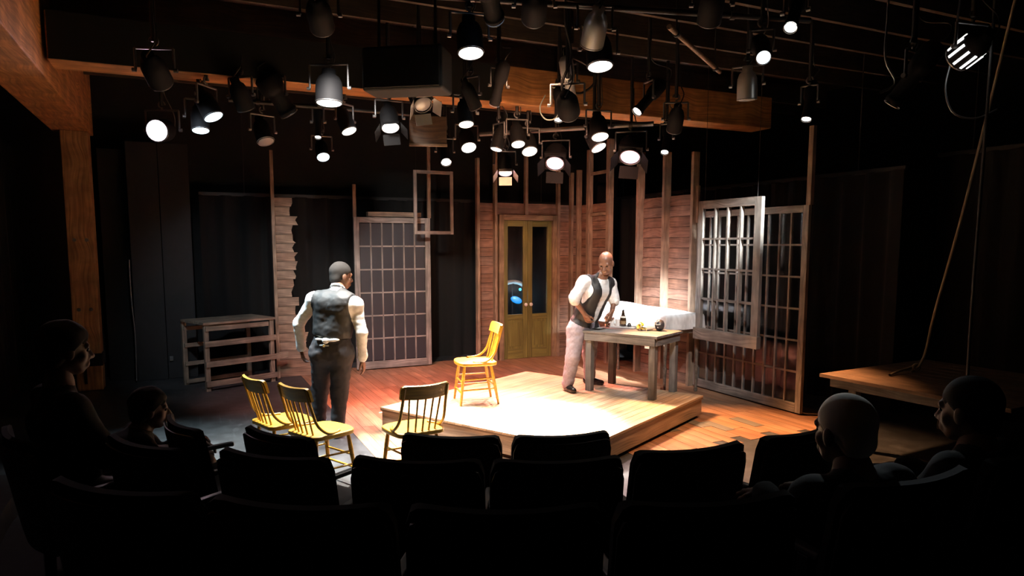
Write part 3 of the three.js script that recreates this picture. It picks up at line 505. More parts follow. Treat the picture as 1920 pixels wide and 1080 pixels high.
function figure(name, label, J, fwd, o) {
  const g = new THREE.Group(); g.name = numbered(name); g.userData = { label, category: 'person' }; scene.add(g);
  if (o.group) g.userData.group = o.group;
  const v = {}; for (const k in J) v[k] = V(...J[k]);
  const base = V(v.pelvis.x, o.floor, v.pelvis.z); for (const k in v) v[k].sub(base); g.position.copy(base);
  const f = V(fwd[0], 0, fwd[1]).normalize(), r = f.clone().cross(V(0, 1, 0));
  const lat = (c, x, z = 0, y = 0) => c.clone().addScaledVector(r, x).addScaledVector(f, z).add(V(0, y, 0)), cell = o.cell || 0.012;
  const bk = o.bulk || 0, torso = (e0) => { const e = e0 + bk; return [cap(v.hipL, v.hipR, 0.098 + e), cap(lat(v.pelvis, -0.06), lat(v.pelvis, 0.06), 0.105 + e), cap(lat(v.waist, -0.055), lat(v.waist, 0.055), 0.1 + e), cap(lat(v.waist, -0.055), lat(v.chest, -0.075), 0.1 + e, 0.108 + e), cap(lat(v.waist, 0.055), lat(v.chest, 0.075), 0.1 + e, 0.108 + e), cap(lat(v.chest, -0.07), lat(v.chest, 0.07), 0.108 + e), cap(v.shL, v.shR, 0.06 + e), cap(v.chest, v.neck, 0.1 + e, 0.062 + e * 0.5), cap(lat(v.pelvis, 0), v.waist, 0.11 + e, 0.105 + e)]; };
  const arm = (s, e, e2) => [cap(v['sh' + s], v['el' + s], 0.054 + e, 0.042 + e), cap(v['el' + s], v['wr' + s], 0.041 + e2, 0.028 + e2)];
  const leg = (s, e) => [cap(v['hip' + s], v['kn' + s], 0.088 + e, 0.058 + e), cap(v['kn' + s], v['an' + s], 0.056 + e, 0.038 + e)];
  const headM = basis(V(...o.look), o.headUp ? V(...o.headUp) : V(0, 1, 0)).setPosition(v.head); if (o.headScale) headM.scale(V(o.headScale, o.headScale, o.headScale));
  // body: one mesh; the fine head and hands are joined to it
  const parts = [blob([...torso(-0.012), ...arm('L', -0.004, -0.002), ...arm('R', -0.004, -0.002), ...leg('L', -0.006), ...leg('R', -0.006), cap(v.neck, V(0, -0.08, -0.03).applyMatrix4(headM), 0.058, 0.052)], cell, 0.04), HEAD.clone().applyMatrix4(headM)];
  for (const s of ['L', 'R']) { const q = o['hand' + s]; if (q) parts.push(handGeo(q.side, q.curl).applyMatrix4(basis(V(...q.dir), V(...q.back)).setPosition(v['wr' + s]))); }
  mesh('body', mergeGeometries(parts), o.skin, g);
  for (const x of [-0.03, 0.03]) mesh('eye', new THREE.SphereGeometry(0.0105, 10, 8).translate(x, 0, 0.078).applyMatrix4(headM), K.eye, g);
  if (o.hair) { const hf = o.hairFull ? 0.016 : 0.006; mesh('hair', blob([ell(V(0, 0.04, -0.016), [0.077 + hf, 0.088 + hf, 0.096 + hf]), ell(V(0, -0.025, -0.06), [0.062 + hf, 0.05 + hf, 0.04 + hf])], 0.008, 0.02, { wrinkle: o.hairFull ? 0.006 : 0.0015, cut: (d, x, y, z) => Math.max(d, -(y * 0.8 - z * 0.9 + 0.032 - (Math.abs(x) > 0.055 ? 0.02 : 0)) / 1.2) }).applyMatrix4(headM), o.hair, g); }
  const plane = (p, n) => (x, y, z) => (x - p.x) * n.x + (y - p.y) * n.y + (z - p.z) * n.z;
  const neckCut = plane(lat(v.neck, 0, 0, o.neckUp ?? 0.035), v.head.clone().sub(v.neck).normalize()), hem = plane(v.pelvis.clone().lerp(v.waist, o.shirtHem ?? 0.3), v.pelvis.clone().sub(v.waist).normalize());
  const sl = (s) => { const k = o.sleeve ?? 0.94; return k > 0.6 ? [cap(v['sh' + s], v['el' + s], 0.07, 0.058), cap(v['el' + s], v['el' + s].clone().lerp(v['wr' + s], 0.9), 0.058, 0.046), cap(v['el' + s].clone().lerp(v['wr' + s], 0.86), v['el' + s].clone().lerp(v['wr' + s], 0.96), 0.049, 0.046)] : [cap(v['sh' + s], v['el' + s], 0.072, 0.062), cap(v['el' + s].clone().lerp(v['sh' + s], 0.2), v['el' + s].clone().lerp(v['wr' + s], 0.1), 0.066, 0.06)]; };
  mesh('shirt', blobs([[torso(0.006).slice(2), 0.03, { wrinkle: 0.004, cut: (d, x, y, z) => Math.max(d, neckCut(x, y, z), hem(x, y, z)) }], [sl('L'), 0.02, { wrinkle: 0.006 }], [sl('R'), 0.02, { wrinkle: 0.006 }]], cell * 0.9, 0.025), o.shirt, g);
  if (o.collar) mesh('collar', blob([0, 1, 2, 3, 4, 5, 6, 7].map((i) => { const a = i / 8 * 4.5 + 0.9, b = (i + 1) / 8 * 4.5 + 0.9, ct = v.neck; return cap(lat(ct, 0.064 * Math.sin(a), 0.06 * Math.cos(a), (o.neckUp ?? 0.035) - 0.017 - 0.045 * Math.cos(a)), lat(ct, 0.064 * Math.sin(b), 0.06 * Math.cos(b), (o.neckUp ?? 0.035) - 0.017 - 0.045 * Math.cos(b)), 0.011); }), 0.006, 0.012), o.shirt, g);
  if (o.vest) {
    const hemV = plane(v.pelvis.clone().lerp(v.waist, o.vestHem), v.pelvis.clone().sub(v.waist).normalize()), up = v.neck.clone().sub(v.waist), ul = up.length(); up.normalize();
    const cutV = (d, x, y, z) => {
      const px = x - v.waist.x, py = y - v.waist.y, pz = z - v.waist.z, h = (px * up.x + py * up.y + pz * up.z), l = (px - up.x * h) * r.x + (pz - up.z * h) * r.z, w = (px - up.x * h) * f.x + (pz - up.z * h) * f.z;
      let q = Math.max(d, hemV(x, y, z), Math.abs(l) - 0.165 - bk - 0.02 * Math.max(0, 1 - h / ul * 1.2), h - ul - 0.03);
      if (w > 0.0) q = Math.max(q, o.vestOpen + (o.vestFlare || 0) * Math.max(0, h / ul) - Math.abs(l)); else q = Math.max(q, 0.05 * (h > ul * 0.97 ? 1 : 0) - Math.abs(l));
      return q;
    };
    const ve = mesh('vest', blob(torso(0.019), cell * 0.85, 0.03, { wrinkle: 0.005, cut: cutV }), o.vest, g);
    if (o.strap) { const c = lat(v.pelvis.clone().lerp(v.waist, 0.1), 0, -0.15); mesh('back_strap', merge([cyl(lat(c, -0.05), lat(c, 0.05), 0.008, 0.008, 8), rbox(0.022, 0.028, 0.008, 0.002).translate(c.x, c.y, c.z + 0.008)]), K.buckle, ve); }
  }
  if (o.tail) mesh('shirt_tail', blob(o.tail.map(([x, y, z, a]) => ell(lat(v.waist, x, z, y), a)), 0.008, 0.02, { wrinkle: 0.006 }), o.shirt, g);
  const waistCut = plane(v.pelvis.clone().lerp(v.waist, o.trouserTop ?? 0.45), v.waist.clone().sub(v.pelvis).normalize());
  mesh('trousers', blob([cap(v.hipL, v.hipR, 0.112 + bk), cap(lat(v.pelvis, -0.06), lat(v.pelvis, 0.06), 0.12 + bk), cap(lat(v.waist, -0.055), lat(v.waist, 0.055), 0.117 + bk), cap(v.pelvis, v.waist, 0.122 + bk, 0.118 + bk), ...['L', 'R'].flatMap((s) => [cap(v['hip' + s], v['kn' + s], 0.108 + bk * 0.6, 0.082 + bk * 0.3), cap(v['kn' + s], v['an' + s], 0.08 + bk * 0.3, 0.068)])], cell, 0.03, { wrinkle: 0.008, cut: (d, x, y, z) => Math.max(d, waistCut(x, y, z), 0.022 - y) }), o.trousers, g);
  for (const s of ['L', 'R']) {
    const a = v['an' + s].clone(), d = V(...(o['toe' + s] || [f.x, 0, f.z])).normalize(), h = a.clone().addScaledVector(d, -0.045), t = a.clone().addScaledVector(d, 0.155); a.y = Math.min(a.y, 0.09); h.y = 0.04; t.y = 0.03;
    mesh('shoe', blob([cap(h, h.clone().lerp(t, 0.55), 0.042, 0.044), cap(h.clone().lerp(t, 0.55), t, 0.044, 0.036), cap(a, h.clone().lerp(t, 0.2), 0.046, 0.042)], 0.009, 0.02, { cut: (q, x, y, z) => Math.max(q, 0.001 - y) }), K.shoe, g);
  }
  return g;
}
figure('person', 'man seen from behind in white shirt, black vest and dark trousers, walking', { head: [-1.751, 1.635, -7.12], neck: [-1.766, 1.50, -7.03], chest: [-1.788, 1.352, -6.98], waist: [-1.815, 1.09, -6.97], pelvis: [-1.831, 0.945, -6.97], shL: [-2.0, 1.40, -7.0], shR: [-1.585, 1.35, -6.98], elL: [-2.185, 1.15, -7.06], wrL: [-2.19, 0.875, -7.14], elR: [-1.52, 1.07, -6.96], wrR: [-1.535, 0.79, -7.03], hipL: [-1.925, 0.86, -6.97], hipR: [-1.732, 0.86, -6.96], knL: [-2.01, 0.46, -7.16], anL: [-2.04, 0.09, -7.17], knR: [-1.765, 0.475, -6.98], anR: [-1.78, 0.095, -6.93] },
  [0.25, -1], { bulk: 0.024, headScale: 1.12, floor: 0.004, skin: K.skinDark, shirt: K.shirt, vest: K.vest, vestHem: 0.62, vestOpen: -1, trousers: K.slacks, trouserTop: 0.62, look: [0.8, -0.12, -0.72], hair: K.hair, collar: true, strap: true, shirtHem: 0.45, tail: [[0.0, -0.085, -0.148, [0.035, 0.03, 0.03]], [-0.07, -0.07, -0.135, [0.05, 0.016, 0.03]], [0.08, -0.075, -0.13, [0.06, 0.016, 0.03]]],
    handL: { side: 1, curl: 0.75, dir: [0.1, -1, -0.15], back: [-1, -0.1, 0.1] }, handR: { side: -1, curl: 0.55, dir: [0.15, -1, -0.1], back: [1, 0.15, 0.1] } });
figure('person', 'bald man in white shirt, dark vest and pale trousers leaning over the table', { head: [1.082, 1.745, -8.02], neck: [1.05, 1.60, -8.08], chest: [0.985, 1.42, -8.11], waist: [0.9, 1.16, -8.17], pelvis: [0.85, 1.03, -8.2], shR: [0.83, 1.535, -8.0], shL: [1.165, 1.50, -8.22], elR: [0.705, 1.345, -7.88], wrR: [0.845, 1.15, -7.97], elL: [1.215, 1.30, -8.2], wrL: [1.17, 1.17, -8.1], hipR: [0.76, 0.955, -8.13], hipL: [0.935, 0.955, -8.28], knR: [0.71, 0.645, -8.03], anR: [0.655, 0.335, -8.02], knL: [0.935, 0.64, -8.28], anL: [0.955, 0.335, -8.42] },
  [0.72, 0.7], { neckUp: -0.02, headScale: 1.06, bulk: 0.006, floor: 0.25, skin: K.skin, shirt: K.shirt, vest: K.vest, vestHem: 0.0, vestOpen: 0.04, vestFlare: 0.05, trousers: K.lilac, trouserTop: 0.5, look: [-0.35, -0.42, 0.85], collar: true, sleeve: 0.4, shirtHem: 0.25,
    handL: { side: -1, curl: 0.6, dir: [-0.3, -0.85, 0.1], back: [0.85, 0.2, 0.5] }, handR: { side: 1, curl: 0.8, dir: [0.45, -0.8, -0.35], back: [-0.55, -0.1, 0.8] }, toeR: [0.35, 0, 0.9], toeL: [0.8, 0, 0.45] });

// ---------------------------------------------------------------- audience: stepped seating round the stage
const SC = V(-0.1, 0, -5.5);
{
  const tiers = [[1.42, 2.46, 0.08], [2.46, 3.3, 0.23], [3.3, 4.15, 0.38], [4.15, 7.2, 0.53]], A = 1.32;
  tiers.forEach(([r0, r1, h], i) => {
    const sh = new THREE.Shape(), n = 48;
    for (let k = 0; k <= n; k++) { const a = -A + 2 * A * k / n; sh[k ? 'lineTo' : 'moveTo'](r1 * Math.sin(a), -r1 * Math.cos(a)); }
    for (let k = n; k >= 0; k--) { const a = -A + 2 * A * k / n; sh.lineTo(r0 * Math.sin(a), -r0 * Math.cos(a)); }
    const g = new THREE.ExtrudeGeometry(sh, { depth: h, bevelEnabled: false, curveSegments: 1 }).rotateX(-Math.PI / 2);
    const t = struct('floor_tier_' + (i + 1), SC.clone()); mesh('riser', g, K.riser, t);
  });
}
function padded(w, h, d, bend, rc, nx = 16, ny = 8) {
  const g = new THREE.BoxGeometry(w, h, d, nx, ny, 2), p = g.attributes.position;
  for (let i = 0; i < p.count; i++) {
    let x = p.getX(i), y = p.getY(i), z = p.getZ(i);
    const dx = Math.abs(x) - (w / 2 - rc), dy = Math.abs(y) - (h / 2 - rc);
    if (dx > 0 && dy > 0) { const k = Math.max(dx, dy) / Math.hypot(dx, dy); x = Math.sign(x) * (w / 2 - rc + dx * k); y = Math.sign(y) * (h / 2 - rc + dy * k); }
    const e = Math.min(1, Math.min(w / 2 - Math.abs(x), h / 2 - Math.abs(y)) / 0.03); z *= 0.55 + 0.45 * Math.sqrt(Math.max(0, e));
    p.setXYZ(i, x, y, z + bend * x * x);
  }
  g.computeVertexNormals(); return g;
}
function makeSeat() {   // faces +z
  const o = new THREE.Group();
  mesh('seat_back', padded(0.545, 0.54, 0.045, 0.75, 0.055).rotateX(-0.17).translate(0, 0.6, -0.2), K.seatFabric, o);
  mesh('back_shell', padded(0.54, 0.5, 0.014, 0.75, 0.05).rotateX(-0.17).translate(0, 0.585, -0.232), K.seatShell, o);
  mesh('seat_pan', padded(0.48, 0.43, 0.08, 0, 0.05).rotateX(-Math.PI / 2).translate(0, 0.41, 0.04), K.seatFabric, o);
  for (const x of [-0.25, 0.25]) {
    mesh('armrest', rbox(0.042, 0.026, 0.3, 0.01, x, 0.615, 0.02, 2), K.arm, o);
    mesh('arm_support', merge([rbox(0.03, 0.6, 0.05, 0.006, x, 0.3, -0.06), rbox(0.05, 0.02, 0.3, 0.004, x, 0.01, -0.02)]), K.iron, o);
  }
  mesh('crossbar', cyl(V(-0.25, 0.33, -0.06), V(0.25, 0.33, -0.06), 0.016, 0.016, 8), K.iron, o);
  return o;
}
{
  const proto = makeSeat();
  // [angle round the stage, radius of the back, floor height, label]
  const rows = [
    [-0.119, 1.95, 0.08, 'front row theatre seat below the yellow chair on the floor'], [0.195, 1.95, 0.08, 'front row theatre seat in front of the platform corner'],
    [-0.565, 2.22, 0.08, 'front row theatre seat below the pair of yellow chairs'], [-0.83, 2.45, 0.08, 'front row theatre seat at far left on the dark floor'],
    [-0.102, 2.84, 0.23, 'second row theatre seat behind the front row seat left of centre'], [0.102, 2.84, 0.23, 'second row theatre seat in the middle with square shoulders'],
    [0.318, 2.8, 0.23, 'second row theatre seat standing clear below the right stage floor'], [0.55, 2.8, 0.23, 'second row theatre seat right of the clear one, in near darkness'],
    [-0.535, 3.0, 0.23, 'second row theatre seat at left with a lit top edge'], [-0.315, 2.9, 0.23, 'second row theatre seat left of the pale armrest'], [-1.01, 2.86, 0.08, 'theatre seat under the leaning dark-haired spectator'],
    [-0.134, 3.72, 0.38, 'nearest row theatre seat left of the bottom gap'], [0.022, 3.72, 0.38, 'nearest row theatre seat right of the bottom gap'], [0.178, 3.72, 0.38, 'nearest row theatre seat at bottom right of centre'],
    [0.365, 3.72, 0.38, 'theatre seat under the white-haired spectator'], [0.54, 3.72, 0.38, 'theatre seat under the spectator at far right edge'], [-0.29, 3.72, 0.38, 'nearest row theatre seat at bottom far left'], [-0.716, 3.27, 0.23, 'theatre seat under the spectator before the timber post'],
  ];
  rows.forEach(([a, r, y, label], i) => {
    const c = i ? proto.clone() : proto; c.name = numbered('theatre_seat'); c.position.set(SC.x + (r - 0.24) * Math.sin(a), y, SC.z + (r - 0.24) * Math.cos(a)); c.rotation.set(0, a + Math.PI, 0);
    c.userData = { label: 'dark ' + label, category: 'seat', group: 'dark theatre seats' }; scene.add(c);
  });
}
function spectator(label, a, rad, y, o = {}) {
  const x = SC.x + (rad - 0.22) * Math.sin(a), z = SC.z + (rad - 0.22) * Math.cos(a), yaw = a + Math.PI + (o.turn || 0), f = V(Math.sin(yaw), 0, Math.cos(yaw)), r = f.clone().cross(V(0, 1, 0)), H = (o.h || 1.28);
  const P = (a, h, b) => { const q = V(x, y + h, z).addScaledVector(r, a).addScaledVector(f, b); return [q.x, q.y, q.z]; };
  const k = H / 1.28, lean = o.lean || 0;
  figure('person', label, { head: P(0, 1.16 * k, 0.02 + lean), neck: P(0, 1.0 * k, -0.02 + lean * 0.8), chest: P(0, 0.84 * k, -0.02 + lean * 0.5), waist: P(0, 0.64, 0.0 + lean * 0.1), pelvis: P(0, 0.57, 0.0), shL: P(-0.18, 0.93 * k, -0.02 + lean * 0.7), shR: P(0.18, 0.93 * k, -0.02 + lean * 0.7), elL: P(-0.2, 0.7 * k, 0.1 + lean * 0.8), elR: P(0.2, 0.7 * k, 0.1 + lean * 0.8), wrL: P(-0.1, 0.66, 0.3 + lean * 0.4), wrR: P(0.1, 0.66, 0.3 + lean * 0.4), hipL: P(-0.09, 0.55, 0.02), hipR: P(0.09, 0.55, 0.02), knL: P(-0.13, 0.52, 0.42), knR: P(0.13, 0.52, 0.42), anL: P(-0.13, 0.1, 0.46), anR: P(0.13, 0.1, 0.46) },
    [f.x, f.z], { group: 'seated spectators', floor: y, cell: 0.016, skin: o.skin || K.skinPale, shirt: K.darkCloth, trousers: K.darkCloth, look: o.look || [f.x, -0.05, f.z], hair: o.hair || K.hair, hairFull: o.full, sleeve: 0.94,
      handL: { side: 1, curl: 0.6, dir: [f.x, -0.3, f.z], back: [0, 1, 0] }, handR: { side: -1, curl: 0.6, dir: [f.x, -0.3, f.z], back: [0, 1, 0] } });
}
spectator('white-haired spectator seated in the dark below the roped plank table', 0.365, 3.72, 0.38, { hair: K.hairWhite, h: 1.04, lean: 0.05 });
spectator('spectator in dark jacket at the far right edge in shadow', 0.54, 3.72, 0.38, { h: 1.06 });
spectator('spectator in profile in front of the timber post at far left', -0.716, 3.27, 0.23, { full: true, h: 1.36 });
spectator('leaning dark-haired spectator beside the leftmost front row seat', -1.01, 2.86, 0.08, { full: true, h: 0.96, lean: 0.12 });

// ---------------------------------------------------------------- lighting rig
const ceilAt = (x, z) => { const dx = x - OX, dz = z - OZ, t = dx * SP + dz * CP, s = -dx * CP + dz * SP; return Math.abs(t - 3.08) < 0.24 && s > -0.85 && s < 7.65 ? 3.57 : 4.44; };
function lampFix(o) {
  // o: p lens centre, r lens radius, aim point, kind, lit (colour), cd, angle
  const p = V(...o.p), dir = V(...o.aim).sub(p).normalize(), g = thing('stage_lamp', o.label, 'stage lamp', p, 0, 'stage lamps in the overhead rig');
  const q = new THREE.Quaternion().setFromUnitVectors(V(0, 0, 1), dir), side = V(0, 1, 0).cross(dir).normalize(), r = o.r * (o.lit ? 1.1 : 1), put = (geo) => geo.applyQuaternion(q);
  let len, shell;
  if (o.kind === 'profile') { len = 0.42; shell = merge([lathe([[r * 1.12, 0.012], [r * 1.15, 0], [r * 1.18, -0.02], [r * 1.02, -0.03], [r * 1.0, -0.2], [r * 1.35, -0.23], [r * 1.5, -0.28], [r * 1.45, -0.38], [r * 0.9, -0.42], [0, -0.43]], 18)]); }
  else if (o.kind === 'fresnel') { len = 0.24; shell = merge([lathe([[r * 1.08, 0.01], [r * 1.15, 0], [r * 1.18, -0.03], [r * 1.25, -0.05], [r * 1.25, -0.2], [r * 1.0, -0.25], [0, -0.26]], 18), rbox(r * 2.5, 0.04, r * 2.5, 0.008, 0, -0.03, 0)]); }
  else { len = 0.26; shell = lathe([[r * 1.04, 0.03], [r * 1.1, 0.03], [r * 1.1, -0.09], [r * 1.06, -0.16], [r * 0.85, -0.21], [r * 0.55, -0.235], [r * 0.55, -0.28], [0, -0.285]], 20); }
  mesh('housing', put(shell.rotateX(Math.PI / 2)), o.silver ? K.silver : K.can, g);
  mesh('lens', put(new THREE.SphereGeometry(1, 20, 10, 0, Math.PI * 2, 0, Math.PI / 2).scale(r, r * 0.22, r).rotateX(Math.PI / 2).translate(0, 0, o.kind ? 0.008 : 0.026)), o.lit ? lensMat(...o.lit, o.glow ?? 2.6) : M(0.25, 0.25, 0.27, 0.1), g);
  mesh('rim', put(new THREE.TorusGeometry(r * 1.07, r * 0.055, 8, 24).translate(0, 0, 0.022)), o.bright ? K.silver : K.dullSteel, g);
  if (o.doors) for (let k = 0; k < 4; k++) { const d = new THREE.BoxGeometry(r * 2.0, 0.003, r * 1.3).translate(0, 0, r * 0.65).rotateX(k % 2 ? -0.55 : -0.75).translate(0, r * 1.22, 0.03).rotateZ(k * Math.PI / 2); mesh('barn_door', put(d), o.doorMat || K.can, g); }
  else if (o.frame) mesh('gel_frame', put(merge([0, 1, 2, 3].map((k) => new THREE.BoxGeometry(r * 2.4, r * 0.16, 0.006).translate(0, r * 1.14, 0.036).rotateZ(k * Math.PI / 2)))), o.bright ? K.silver : K.can, g);
  if (o.vents) for (let k = 0; k < 10; k++) mesh('light_vent', put(new THREE.BoxGeometry(0.012, 0.018, 0.14).translate(-r * 1.09, 0, -0.07).rotateZ(k * 0.628)), lensMat(1, 1, 0.97, 1.6), g);
  const c = dir.clone().multiplyScalar(-len * 0.42), w = r * 1.5 + 0.012, yh = Math.max(0.17, r * 1.9), top = V(c.x, c.y + yh, c.z);
  const sa = side.clone().multiplyScalar(w);
  const bar = (a, b) => cyl(a, b, 0.011, 0.011, 6);
  mesh('yoke', merge([bar(c.clone().add(sa), top.clone().add(sa)), bar(c.clone().sub(sa), top.clone().sub(sa)), bar(top.clone().add(sa), top.clone().sub(sa))]), K.dullSteel, g);
  for (const k of [-1, 1]) mesh('tilt_knob', new THREE.CylinderGeometry(0.017, 0.017, 0.03, 8).rotateZ(Math.PI / 2).applyQuaternion(new THREE.Quaternion().setFromUnitVectors(V(1, 0, 0), side)).translate(c.x + side.x * (w + 0.012) * k, c.y, c.z + side.z * (w + 0.012) * k), K.dullSteel, g);
  mesh('clamp', merge([new THREE.TorusGeometry(0.032, 0.01, 6, 14, 4.6).rotateY(Math.atan2(-side.z, side.x)).translate(top.x, top.y + 0.055, top.z), cyl(top, V(top.x, top.y + 0.03, top.z), 0.012, 0.012, 6)]), K.dullSteel, g);
  const roof = ceilAt(p.x + top.x, p.z + top.z) - p.y;
  mesh('hanger_pipe', cyl(V(top.x, top.y + 0.05, top.z), V(top.x, roof, top.z), 0.019, 0.019, 8), K.iron, g);
  const back = dir.clone().multiplyScalar(-len);
  mesh('power_cord', tube([back, back.clone().multiplyScalar(1.25).add(V(0, -0.05, 0)), V(back.x * 1.1 + 0.06, back.y + 0.12, back.z), V(top.x + 0.03, top.y + 0.2, top.z + 0.02), V(top.x + 0.022, Math.min(roof, top.y + 0.5), top.z)], 0.006, 20, 5), K.cord, g);
  if (o.cd) {
    const s = new THREE.SpotLight(new THREE.Color().setRGB(...(o.light || o.lit)), o.cd, 0, o.angle || 0.4, o.soft ?? 0.5, 2);
    s.position.copy(dir).multiplyScalar(r * 0.22 + 0.05); s.target.position.copy(dir).multiplyScalar(4); s.name = 'lamp_beam'; s.target.name = 'lamp_target'; s.castShadow = true; s.shadow.radius = Math.max(1, r / 0.02); g.add(s); g.add(s.target);
  }
  return g;
}
const W1 = [1, 0.93, 0.84], W2 = [1, 0.86, 0.68], COOL = [0.72, 0.93, 1], PINK = [1, 0.55, 0.62], PK2 = [1, 0.36, 0.3], AMB = [1, 0.46, 0.19];
